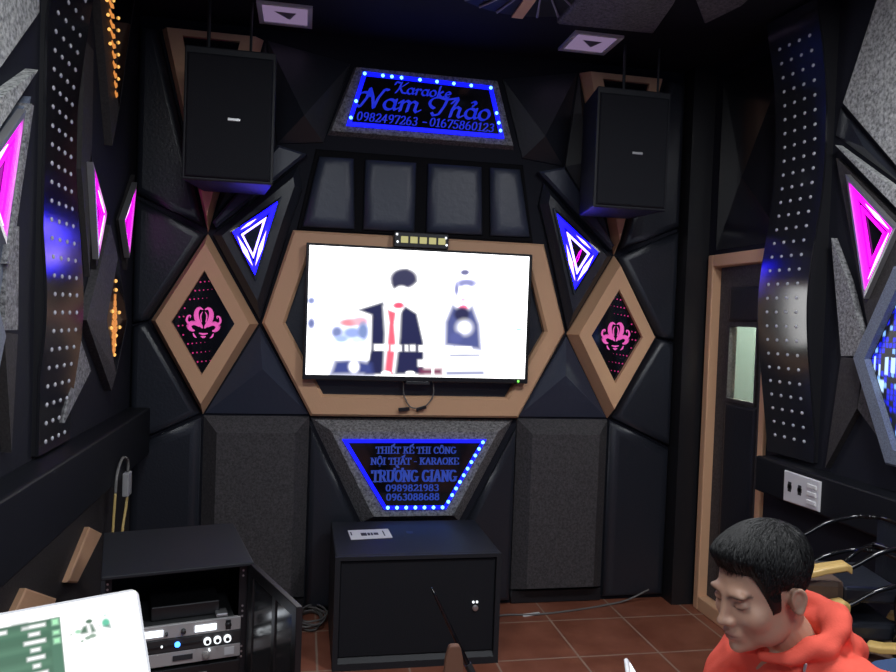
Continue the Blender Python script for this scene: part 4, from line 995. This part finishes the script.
# ------------------------------------------------------------------ the seated person
def V3(*a): return np.array(a, float)
pitch, face_az, rollh = 14*D2R, None, 2*D2R
f0 = V3(-.965, -.11, 0); f0 /= np.linalg.norm(f0); L0 = np.cross(V3(0, 0, 1), f0)
fp = f0*math.cos(pitch)-V3(0, 0, 1)*math.sin(pitch); upv = f0*math.sin(pitch)+V3(0, 0, 1)*math.cos(pitch)
L1 = L0*math.cos(rollh)+upv*math.sin(rollh); U1 = -L0*math.sin(rollh)+upv*math.cos(rollh)
HR = np.stack([L1, -fp, U1], 1); HC = V3(.894, 1.297, .990); HS = .935
h2w = lambda p: HC+(np.asarray(p)*HS)@HR.T
w2h = lambda p: ((np.asarray(p)-HC)@HR)/HS
def ell(p, c, r, rot=None):
    q = p-np.array(c); r = np.array(r)
    if rot is not None: q = q@rot
    k0 = np.linalg.norm(q/r, axis=1); k1 = np.linalg.norm(q/(r*r), axis=1)+1e-12
    return k0*(k0-1)/k1
def cap(p, a, b, ra, rb):
    a, b = np.array(a), np.array(b); ba = b-a; h = np.clip((p-a)@ba/(ba@ba), 0, 1)
    return np.linalg.norm(p-a-h[:, None]*ba, axis=1)-(ra+(rb-ra)*h)
def smin(a, b, k):
    h = np.clip(.5+.5*(b-a)/k, 0, 1); return b*(1-h)+a*h-k*h*(1-h)
def smax(a, b, k): return -smin(-a, -b, k)
def head_sdf(p):
    p = p.copy(); p[:, 0] = np.abs(p[:, 0])
    d = ell(p, (0, .014, .034), (.074, .094, .080))
    d = smin(d, ell(p, (0, -.026, -.022), (.062, .064, .086)), .02)
    d = smin(d, ell(p, (.036, -.020, -.070), (.024, .042, .028)), .025)
    d = smin(d, ell(p, (0, -.064, -.092), (.026, .024, .020)), .022)
    d = smin(d, ell(p, (.040, -.058, -.030), (.026, .024, .024)), .02)
    d = smin(d, ell(p, (.028, -.080, .021), (.026, .011, .008)), .014)
    d = smax(d, -ell(p, (.031, -.100, .002), (.019, .016, .011)), .012)
    d = smin(d, ell(p, (.032, -.0765, .000), (.0165, .0105, .0095)), .005)
    d = smin(d, cap(p, (0, -.084, .010), (0, -.103, -.032), .0075, .0095), .012)
    d = smin(d, ell(p, (0, -.105, -.035), (.0115, .0115, .0095)), .006)
    d = smin(d, ell(p, (.0125, -.095, -.038), (.0085, .0095, .0075)), .005)
    d = smin(d, ell(p, (0, -.084, -.066), (.026, .012, .020)), .014)
    d = smin(d, ell(p, (0, -.0945, -.0630), (.019, .0075, .0055)), .004)
    d = smin(d, ell(p, (0, -.0925, -.0735), (.0165, .0080, .0062)), .004)
    d = smax(d, -ell(p, (0, -.1030, -.0680), (.023, .0075, .0016)), .003)
    d = smin(d, ell(p, (0, -.0835, -.098), (.017, .012, .012)), .010)
    return d
def radial(sdf, o, dirs, rmax=.17):
    t = np.full(len(dirs), rmax)
    for _ in range(60): t = t-np.clip(sdf(o+dirs*t[:, None]), -.02, .02)*.7
    return t
HO = V3(0, -.012, -.005)
nu, nv = 220, 160
th = np.linspace(.004, math.pi-.004, nv); ph = np.linspace(0, 2*math.pi, nu, endpoint=False)
PH, TH = np.meshgrid(ph, th)
dirs = np.stack([np.sin(TH)*np.cos(PH), np.sin(TH)*np.sin(PH), np.cos(TH)], -1).reshape(-1, 3)
hr = radial(head_sdf, HO, dirs); hp = HO+dirs*hr[:, None]
def grid_bm(bm, P, nu, nv):
    vs = [bm.verts.new(Vector(q)) for q in P]
    for j in range(nv-1):
        for i in range(nu):
            a, b = j*nu+i, j*nu+(i+1) % nu
            bm.faces.new((vs[a], vs[a+nu], vs[b+nu], vs[b]))
    bm.faces.new([vs[i] for i in range(nu)]); bm.faces.new([vs[(nv-1)*nu+i] for i in range(nu)][::-1])
def chain(mb, pts, rads, n=16, sub=3):
    """closed tapered limb with round ends"""
    P = [V3(*p) for p in pts]; out = []
    for i in range(len(P)-1):
        for j in range(sub): out.append((P[i]+(P[i+1]-P[i])*j/sub, rads[i]+(rads[i+1]-rads[i])*j/sub))
    out.append((P[-1], rads[-1]))
    a = (P[0]-P[1])/np.linalg.norm(P[0]-P[1]); b = (P[-1]-P[-2])/np.linalg.norm(P[-1]-P[-2])
    pre = [(P[0]+a*rads[0]*math.sin(q), rads[0]*math.cos(q)) for q in (1.35, 1.0, .5)]; post = [(P[-1]+b*rads[-1]*math.sin(q), rads[-1]*math.cos(q)) for q in (.5, 1.0, 1.35)]
    seq = pre+out+post
    mb.tube([q for q, _ in seq], [r for _, r in seq], n)
def fuse(mb, name, voxel, smooth=4, fac=.5):
    bmesh.ops.recalc_face_normals(mb.bm, faces=mb.bm.faces)
    me = bpy.data.meshes.new('tmp'); mb.bm.to_mesh(me); mb.bm.free()
    o = bpy.data.objects.new('tmp', me); C.objects.link(o)
    r = o.modifiers.new('r', 'REMESH'); r.mode = 'VOXEL'; r.voxel_size = voxel
    s = o.modifiers.new('s', 'SMOOTH'); s.factor = fac; s.iterations = smooth
    dg = bpy.context.evaluated_depsgraph_get(); out = bpy.data.meshes.new_from_object(o.evaluated_get(dg)); out.name = name
    bpy.data.objects.remove(o); bpy.data.meshes.remove(me)
    for p in out.polygons: p.use_smooth = True
    return out
# joints (world)
NB = V3(.962, 1.298, .880); CH = V3(1.03, 1.305, .74); HP = V3(1.12, 1.31, .51)
LS, RS = V3(1.045, 1.14, .822), V3(.952, 1.405, .806)
LE, RE = V3(.985, 1.05, .60), V3(.875, 1.455, .58)
LW, RW_ = V3(.74, 1.14, .62), V3(.718, 1.345, .690)
LH, RH_ = HP+V3(-.02, -.095, 0), HP+V3(-.02, .095, 0)
LK, RK = V3(.64, 1.12, .465), V3(.63, 1.41, .465)
LA, RA = V3(.68, 1.11, .075), V3(.68, 1.43, .075)
mb = MB()
grid_bm(mb.bm, h2w(hp), nu, nv)
# ears
def ear(side):
    c = V3(side*.0735, .012, -.008)
    n_, m_ = 20, 12; P = []
    for j in range(m_):
        t = math.pi*(j+.5)/m_
        for i in range(n_):
            a = 2*math.pi*i/n_; x = .0075*math.cos(t); r = math.sin(t)
            z = .025*r*math.sin(a); y = .0145*r*math.cos(a)*(1.0+.25*math.sin(a))
            out = .008*max(0, (y+.012)/.03)
            P.append((c[0]+side*(out-.002)+x, c[1]+y+.008-.15*z*-1, c[2]+z))
    bm2 = mb.bm; grid_bm(bm2, h2w(P), n_, m_)
    pts = [(q_*.82, w_*.84) for q_, w_ in ((-.008, -.010), (-.011, .010), (-.003, .026), (.012, .029), (.022, .018), (.022, .0), (.014, -.016), (.004, -.028), (-.003, -.026))]
    chain(mb, [h2w(c+V3(side*(.005+.009*max(0, (y+.008)/.03)), y+.006, z)) for y, z in pts], [.003, .0036, .0042, .0042, .0042, .0038, .0038, .006, .004], 8, 3)
ear(1); ear(-1)
chain(mb, [h2w((0, .026, -.030)), h2w((0, .026, -.085)), NB+V3(.0, 0, .01), NB+V3(.03, 0, -.08)], [.054, .048, .050, .07], 20)
chain(mb, [NB+V3(.02, 0, -.06), CH, CH*.5+HP*.5, HP], [.085, .125, .125, .13], 24)
chain(mb, [LS, NB+V3(.02, -.04, -.05)], [.042, .05]); chain(mb, [RS, NB+V3(.0, .04, -.05)], [.042, .05])
chain(mb, [LS, LE, LW], [.042, .036, .028]); chain(mb, [RS, RE, RW_], [.042, .036, .028])
chain(mb, [LH, LK, LA], [.088, .058, .042]); chain(mb, [RH_, RK, RA], [.088, .058, .042])
for A in (LA, RA): chain(mb, [A+V3(.03, 0, -.03), A+V3(-.06, 0, -.042), A+V3(-.15, 0, -.052)], [.030, .030, .022])
# phone held in the right hand
PT = V3(.630, 1.322, .838)
pn = V3(.78, -.30, .55); pn /= np.linalg.norm(pn)
pu = V3(-.05, .02, 1); pu -= pn*(pu@pn); pu /= np.linalg.norm(pu)
pr = np.cross(pu, pn)          # towards the far edge
PC = PT-pu*.072
def ph_(a, b, c): return PC+pr*a+pu*b+pn*c
# right hand: palm behind the phone, fingers wrap the far edge, thumb on the near edge
palm = ph_(.005, -.040, -.024)
chain(mb, [RW_, ph_(.0, -.075, -.030)], [.027, .027])
chain(mb, [ph_(-.022, -.075, -.028), ph_(-.022, -.015, -.022)], [.017, .014]); chain(mb, [ph_(.0, -.080, -.030), ph_(.0, -.015, -.022)], [.019, .014]); chain(mb, [ph_(.022, -.075, -.028), ph_(.022, -.018, -.022)], [.017, .013])
for k, (b0, ln) in enumerate(((.020, .9), (.002, 1.0), (-.016, .95), (-.034, .78))):
    s = 1
    chain(mb, [ph_(s*.012, b0-.012, -.022), ph_(s*.040, b0, -.018), ph_(s*.047, b0+.004, .002), ph_(s*(.047-.022*ln), b0+.008, .0125)], [.0095, .0088, .0082, .0068], 10, 3)
chain(mb, [ph_(-.022, -.060, -.022), ph_(-.046, -.030, -.008), ph_(-.043, .010, .008), ph_(-.028, .050, .0135)], [.013, .0105, .0095, .0075], 12, 4)
# left hand resting, relaxed
hd = V3(-.86, .42, -.12); hd /= np.linalg.norm(hd); hs = np.cross(V3(0, 0, 1), hd); hs /= np.linalg.norm(hs); hz = np.cross(hd, hs)
def lh(a, b, c): return LW+hd*a+hs*b+hz*c
chain(mb, [LW, lh(.02, 0, 0)], [.027, .026])
for b in (-.024, -.008, .008, .024): chain(mb, [lh(.01, b*.8, 0), lh(.075, b*1.1, .002)], [.016, .0125])
for b, ln in ((-.028, .058), (-.0095, .068), (.0095, .073), (.028, .066)):
    chain(mb, [lh(.075, b, .002), lh(.075+ln*.5, b*1.05, .002), lh(.075+ln*.85, b*1.05, -.012), lh(.075+ln, b*1.05, -.03)], [.0092, .0086, .0078, .0065], 10, 3)
chain(mb, [lh(.02, .024, -.006), lh(.05, .050, -.014), lh(.08, .062, -.022), lh(.098, .062, -.028)], [.0125, .0105, .0092, .0075], 10, 3)
me = fuse(mb, 'person_body', .0032, 3, .45)
# skin pigment, with shade painted into the mouth line and nostrils
nvt = len(me.vertices); co = np.empty(nvt*3, np.float32); me.vertices.foreach_get('co', co); co = co.reshape(-1, 3)
q = w2h(co); ax = np.abs(q[:, 0])
col = np.tile(V3(.50, .295, .205), (nvt, 1))
def mixc(mask, c):
    global col
    mk = np.clip(mask, 0, 1)[:, None]; col = col*(1-mk)+np.array(c)*mk
front = (q[:, 1] < -.06)
lip = np.exp(-((q[:, 0]/.019)**4+((q[:, 2]+.0685)/.0105)**4))*front; mixc(lip*.75, (.36, .14, .12))
mixc(np.exp(-((q[:, 0]/.022)**4+((q[:, 2]+.0682)/.0018)**2))*front*.8, (.12, .04, .035))  # shade in the crease between the lips, painted dark
bx = (ax-.031)/.0235; bz = (q[:, 2]-(.0185+.003*bx-.0045*bx*bx))/.0042
mixc(np.exp(-(bx**6+bz**2))*front*.92, (.030, .022, .020))
lx = (ax-.032)/.0165; lz = (q[:, 2]-(-.0055+.0035*lx*lx))/.0017
mixc(np.exp(-(lx**6+lz**2))*front*.9, (.020, .014, .013))
mixc(np.exp(-((ax-.010)/.004)**2-((q[:, 2]+.044)/.0026)**2)*(q[:, 1] < -.085)*.8, (.10, .04, .03))  # nostril shade painted onto the skin
mixc(np.exp(-((ax-.045)/.02)**2-((q[:, 2]+.03)/.02)**2)*front*.2, (.55, .24, .17))
cl = me.color_attributes.new('Col', 'FLOAT_COLOR', 'POINT'); c4 = np.ones((nvt, 4), np.float32); c4[:, :3] = col; cl.data.foreach_set('color', c4.ravel())
me.materials.append(vcol('skin', 0, .48))
person = bpy.data.objects.new('person', me); C.objects.link(person)
tag(person, 'person in a bright coral hooded jacket seated and looking down at a phone', 'person')

# hair: a shell over the skull plus many tapered locks
hairm = solid('black_hair', (.005, .005, .0055), .55, spec=.35)
def hair_thick(p):
    x, y, z = p[:, 0], p[:, 1], p[:, 2]; a = np.abs(x)
    A = (z-(.063-.006*np.clip(a/.05, 0, 1)**2))/.010
    yb = -.052+.022*np.clip((.055-z)/.075, 0, 1)
    zlow = np.where(y < -.010, -.026, np.where(y < .026, .018, .018-.085*np.clip((y-.026)/.03, 0, 1)))
    B = np.minimum((y-yb)/.008, (z-zlow)/.010)
    over = np.clip(np.maximum(A, B), -1, 1)
    top = np.clip((z-.015)/.07, 0, 1)
    th = .0045+.022*top**.8+.016*np.exp(-((y+.080)/.03)**2)*np.clip((z-.05)/.02, 0, 1)
    th = th*np.clip(over, 0, 1)**.5
    return np.where(over > 0, th, -.006), over
nu2, nv2 = 260, 150
th2 = np.linspace(.004, 2.35, nv2); PH2, TH2 = np.meshgrid(np.linspace(0, 2*math.pi, nu2, endpoint=False), th2)
dr2 = np.stack([np.sin(TH2)*np.cos(PH2), np.sin(TH2)*np.sin(PH2), np.cos(TH2)], -1).reshape(-1, 3)
r2 = radial(head_sdf, HO, dr2); p2 = HO+dr2*r2[:, None]; tk, ov = hair_thick(p2)
PHf = PH2.ravel(); crown = V3(.01, .055, .10)
rel = p2-crown; ang = np.arctan2(rel[:, 1], rel[:, 0])
wav = .0009*np.sin(ang*38+p2[:, 2]*60)+.0007*np.sin(ang*71+1.3+p2[:, 2]*90)+.0006*np.sin(PHf*50+p2[:, 1]*160)
p3 = HO+dr2*(r2+tk+np.where(tk > .008, wav*np.clip(tk/.02, .3, 1), 0))[:, None]
mb = MB(); vs = [mb.bm.verts.new(Vector(v)) for v in h2w(p3)]; keep = ov > -.6
for j in range(nv2-1):
    for i in range(nu2):
        a, b = j*nu2+i, j*nu2+(i+1) % nu2
        if keep[a] and keep[b] and keep[a+nu2] and keep[b+nu2]: mb.bm.faces.new((vs[a], vs[a+nu2], vs[b+nu2], vs[b]))
mb.bm.faces.new([vs[i] for i in range(nu2)])
for v in [v for v in mb.bm.verts if not v.link_faces]: mb.bm.verts.remove(v)
sel = np.where((ov > .9) & (p2[:, 2] > .0))[0]
def surf(pts, lift):
    d = pts-HO; d /= np.linalg.norm(d, axis=1)[:, None]; r = radial(head_sdf, HO, d); s = HO+d*r[:, None]; t_, o_ = hair_thick(s)
    return HO+d*(r+np.maximum(t_, .002)+lift)[:, None], o_
pick = rng.choice(sel, 4200)
st = p2[pick]; away = st-crown; away[:, 2] *= .2
away = away+V3(0, -.035, 0)*(st[:, 1] < .045)[:, None]; away /= np.linalg.norm(away, axis=1)[:, None]
swirl = np.stack([-away[:, 1], away[:, 0], 0*away[:, 0]], 1); away = away+swirl*.35+rng.normal(0, .13, away.shape)
ln = rng.uniform(.014, .034, len(pick))*np.clip(.25+ov[pick]*0+np.clip((p2[pick][:, 2]-.060)/.04, 0, 1)+np.clip((p2[pick][:, 1]+.02)/.05, 0, 1), .25, 1)*np.clip((st[:, 2]+.03)/.08, .3, 1)
path = []
for k, fr in enumerate((0, .35, .7, 1.0)):
    pp = st+away*(ln*fr)[:, None]; pp[:, 2] -= .25*ln*fr*fr
    s_, o_ = surf(pp, [-.001, .0012, .0016, .0008][k]); path.append(h2w(s_))
path = np.stack(path, 1)
for L_ in path:
    mb.tube([Vector(v) for v in L_], [.0006, .0009, .0007, .0002], 3)
o = mb.build('hair', hairm, person, smooth=True); 

# hooded jacket
cloth = solid('coral_fleece', (.86, .125, .085), .85, spec=.2, bump=.10, bscale=250)
mb = MB()
chain(mb, [NB+V3(.03, .0, -.075), CH+V3(.0, 0, 0), CH*.5+HP*.5, HP+V3(0, 0, -.03)], [.105, .150, .150, .155], 28)
chain(mb, [LS+V3(0, .015, -.005), NB+V3(.02, -.03, -.055)], [.064, .078]); chain(mb, [RS+V3(0, -.015, -.005), NB+V3(.01, .03, -.055)], [.064, .078])
chain(mb, [LS, LE, LW+(LE-LW)*.1], [.066, .058, .040]); chain(mb, [RS, RE, RW_+(RE-RW_)*.1], [.066, .058, .040])
# collar and hood folded down behind the neck
def ringpts(cx, cy, cz, rx, ry, tilt, n=40):
    return [V3(cx+rx*math.cos(a), cy+ry*math.sin(a), cz+tilt*math.cos(a)) for a in (2*math.pi*k/n for k in range(n+1))]
rp_ = [V3(NB[0]+.0+.078*math.cos(a), NB[1]-.004+.078*math.sin(a), NB[2]+.022+.036*math.cos(a)) for a in np.linspace(-2.95, 2.95, 36)]
mb.tube([Vector(v) for v in rp_], [.011+.020*max(0, math.cos(a/1.6)) for a in np.linspace(-2.95, 2.95, 36)], 14)
hood = [(NB+V3(.072-2.5*y*y, y, (.038)-3.5*y*y), r) for y, r in ((-.075, .026), (-.040, .036), (0, .040), (.040, .036), (.075, .026))]
mb.tube([Vector(c) for c, _ in hood], [r for _, r in hood], 16)
chain(mb, [NB+V3(.095, -.03, .0), NB+V3(.145, .0, -.12)], [.042, .05])
jm = fuse(mb, 'hooded_jacket', .005, 6, .5)
n_ = len(jm.vertices); jc = np.empty(n_*3, np.float32); jm.vertices.foreach_get('co', jc); jc = jc.reshape(-1, 3).astype(float)
nrm = np.empty(n_*3, np.float32); jm.vertices.foreach_get('normal', nrm); nrm = nrm.reshape(-1, 3)
fold = .0038*np.sin(jc[:, 2]*62+jc[:, 1]*34+2.6*np.sin(jc[:, 0]*26)+1.4*np.sin(jc[:, 1]*19))+.0024*np.sin(jc[:, 0]*95-jc[:, 2]*60+1.5*np.sin(jc[:, 1]*40))+.0008*np.sin(jc[:, 1]*150+jc[:, 2]*110)
jc += nrm*fold[:, None]; jm.vertices.foreach_set('co', jc.astype(np.float32).ravel()); jm.update()
jm.materials.append(cloth); jo = bpy.data.objects.new('hooded_jacket', jm); C.objects.link(jo); jo.parent = person
# drawstring tip and zip at the neck
mb = MB(); zp = V3(.937, 1.214, .876)
chain(mb, [zp, zp+V3(-.003, -.001, -.012)], [.0035, .0025], 8, 1); mb.build('zip_pull', steel, jo, smooth=True)
# trousers and shoes
mb = MB()
chain(mb, [HP+V3(.0, -.05, .0), HP+V3(0, .05, 0)], [.125, .125], 20); chain(mb, [LH, LK, LA+V3(0, 0, .03)], [.105, .074, .062], 18); chain(mb, [RH_, RK, RA+V3(0, 0, .03)], [.105, .074, .062], 18)
tm = fuse(mb, 'trousers', .008, 4); tm.materials.append(solid('dark_denim', (.03, .04, .07), .8)); to = bpy.data.objects.new('trousers', tm); C.objects.link(to); to.parent = person
for A in (LA, RA):
    mb = MB(); chain(mb, [A+V3(.035, 0, -.038), A+V3(-.06, 0, -.042), A+V3(-.165, 0, -.047)], [.0365, .0325, .028], 16)
    sm = fuse(mb, 'shoe', .006, 3); sm.materials.append(plastic_black); so = bpy.data.objects.new('shoe', sm); C.objects.link(so); so.parent = person
# the phone
t = empty('phone', PC)
mb = MB(); mb.obox(Vector(ph_(-.036, -.072, -.0042)), Vector(pr)*.072, Vector(pu)*.144, Vector(pn)*.0084); mb.build('case', solid('phone_white', (.85, .85, .87), .3), t, bevel=.003)
mb = MB(); mb.obox(Vector(ph_(-.032, -.062, .0040)), Vector(pr)*.064, Vector(pu)*.124, Vector(pn)*.0006); mb.build('screen', white_lit, t)
tag(t, 'white phone held upright in the seated person\'s hand', 'phone')

# blue plastic chair under the person
bk = V3(.92, .16, 0); bk /= np.linalg.norm(bk); sd = V3(-bk[1], bk[0], 0)
SC = HP+V3(.0, .0, 0); SC[2] = 0
def cp(a, b, z): return Vector(SC+bk*a+sd*b+V3(0, 0, z))
t = empty('plastic_chair', cp(0, 0, 0))
mb = MB(); R = []
for z, k in ((.345, .96), (.352, 1.0), (.372, 1.0), (.378, .97)): R.append([cp(.20*k*math.copysign(abs(math.cos(q))**.6, math.cos(q)), .20*k*math.copysign(abs(math.sin(q))**.6, math.sin(q)), z) for q in (2*math.pi*i/28 for i in range(28))])
mb.loops(R); mb.build('seat', bluepl, t, smooth=False)
mb = MB(); R = []
for i in range(15):
    s = -1+2*i/14; hgt = .775-.09*s*s-.05*max(0, abs(s)-.7)**2*8
    a = .245-.05*s*s; R.append([cp(a-.05, .20*s, .37), cp(a-.036, .20*s, .37), cp(a+.04, .205*s, hgt), cp(a+.026, .205*s, hgt)])
mb.loops(R); mb.build('backrest', bluepl, t, smooth=False)
for a in (-.16, .16):
    for b in (-.16, .16):
        mb = MB(); mb.tube([cp(a*1.15, b*1.15, 0), cp(a, b, .36)], [.016, .022], 10); mb.build('leg', bluepl, t, smooth=True)
tag(t, 'blue plastic chair the coral-jacketed person sits on', 'chair')

# ------------------------------------------------------------------ stacked armchairs by the right wall
def armchair(label):
    """faces -x, origin on the floor under the seat centre"""
    t = empty('stacking_armchair', (0, 0, 0)); AH = .562; HW = .165
    mb = MB(); R = []
    for z, k in ((AH-.115, .97), (AH-.105, 1), (AH-.06, 1), (AH-.048, .95)):
        R.append([Vector((x*k, y*k, z)) for x, y in [(-.14, -.140), (.0, -.140), (.02, -.13), (.02, .13), (.0, .140), (-.14, .140), (-.165, .115), (-.165, -.115)]])
    mb.loops(R); mb.build('seat', brownseat, t)
    mb = MB(); mb.box((.022, -.13, AH-.112), (.20, .13, AH-.062)); mb.build('rear_cushion', leather, t, bevel=.01)
    for s in (-1, 1):
        y = s*HW
        mb = MB(); pts = [(-.155, y, AH-.05), (-.140, y, AH-.012), (-.10, y, AH-.008), (-.06, y, AH+.004), (.0, y, AH+.016), (.02, y, AH+.004)]
        R = []
        for (x, yy, z), w_ in zip(pts, (.018, .024, .026, .026, .024, .016)): R.append([Vector((x, yy-w_, z-.012)), Vector((x, yy+w_, z-.012)), Vector((x, yy+w_, z+.006)), Vector((x, yy+w_*.6, z+.012)), Vector((x, yy-w_*.6, z+.012)), Vector((x, yy-w_, z+.006))])
        mb.loops(R); mb.build('armrest', yellow, t, bevel=.004)
        mb = MB(); mb.tube(curve([(-.15, y, .0), (-.15, y, AH-.10), (-.135, y, AH-.02), (-.10, y, AH-.012), (.01, y, AH+.004), (.10, y, AH+.055), (.20, y*.98, AH+.085), (.235, y*.80, AH+.092)], 6), .0075, 10); mb.build('front_leg', tube_black, t, smooth=True)
        mb = MB(); mb.tube(curve([(.25, y*.93, .0), (.20, y*.93, .25), (.17, y*.93, AH-.10), (.20, y*.93, AH-.04), (.25, y*.80, AH+.0)], 6), .0075, 10); mb.build('rear_leg', tube_black, t, smooth=True)
    mb = MB(); mb.tube(curve([(.235, -HW*.80, AH+.092), (.262, -.10, AH+.098), (.268, 0, AH+.10), (.262, .10, AH+.098), (.235, HW*.80, AH+.092)], 5), .0075, 10); mb.build('top_rail', tube_black, t, smooth=True)
    mb = MB(); mb.tube(curve([(.25, -HW*.80, AH+.0), (.275, 0, AH+.008), (.25, HW*.80, AH+.0)], 6), .010, 10); mb.build('middle_rail', tube_black, t, smooth=True)
    mb = MB(); R = []
    for i in range(9):
        y = -.125+.25*i/8; x = .262+.012*(1-(y/.125)**2); R.append([Vector((x-.008, y, AH-.06)), Vector((x+.004, y, AH-.06)), Vector((x+.004, y, AH+.085)), Vector((x-.008, y, AH+.085))])
    mb.loops(R); mb.build('back_panel', leather, t)
    return tag(t, label, 'chair', None)
ch = armchair('yellow-armed black tube chair, upper one of the pair stacked behind the seated person')
def clone(src, loc, rz, label):
    r = src.copy(); C.objects.link(r); r.location = loc; r.rotation_euler = (0, 0, rz); r['label'] = label
    for c in list(src.children):
        d = c.copy(); C.objects.link(d); d.parent = r
    return r
base = Vector((1.658, 2.116, .0))
clone(ch, base+Vector((.0, 0, .10)), -.22, 'yellow-armed black tube chair, lower one of the pair stacked behind the seated person')
clone(ch, Vector((1.925, 1.935, 0)), -.9, 'yellow-armed black tube chair standing turned beside the stack by the right wall')
ch.location = base+Vector((0, 0, .215)); ch.rotation_euler = (0, 0, -.22)

# ------------------------------------------------------------------ light
def area_light(name, loc, rot, size, sy, energy, col):
    l = bpy.data.lights.new(name, 'AREA'); l.shape = 'RECTANGLE'; l.size = size; l.size_y = sy; l.energy = energy; l.color = col
    o = bpy.data.objects.new(name, l); o.location = loc; o.rotation_euler = rot; C.objects.link(o); return o
area_light('left_ceiling_lamp', (-.15, 1.25, 2.82), (0, 0, 0), .4, .4, 22, (.93, .97, 1))
area_light('right_ceiling_lamp', (1.45, 1.35, 2.82), (0, 0, 0), .4, .4, 30, (.95, .97, 1))
area_light('rear_ceiling_lamp', (.6, -.6, 2.8), (0, 0, 0), 1.2, .6, 34, (.93, .97, 1))
w = bpy.data.worlds.new('world'); w.use_nodes = True; bpy.context.scene.world = w
w.node_tree.nodes['Background'].inputs[0].default_value = (.34, .46, .88, 1); w.node_tree.nodes['Background'].inputs[1].default_value = .30
sc = bpy.context.scene
sc.view_settings.view_transform = 'Standard'; sc.view_settings.look = 'None'; sc.view_settings.gamma = 1; sc.view_settings.exposure = 0
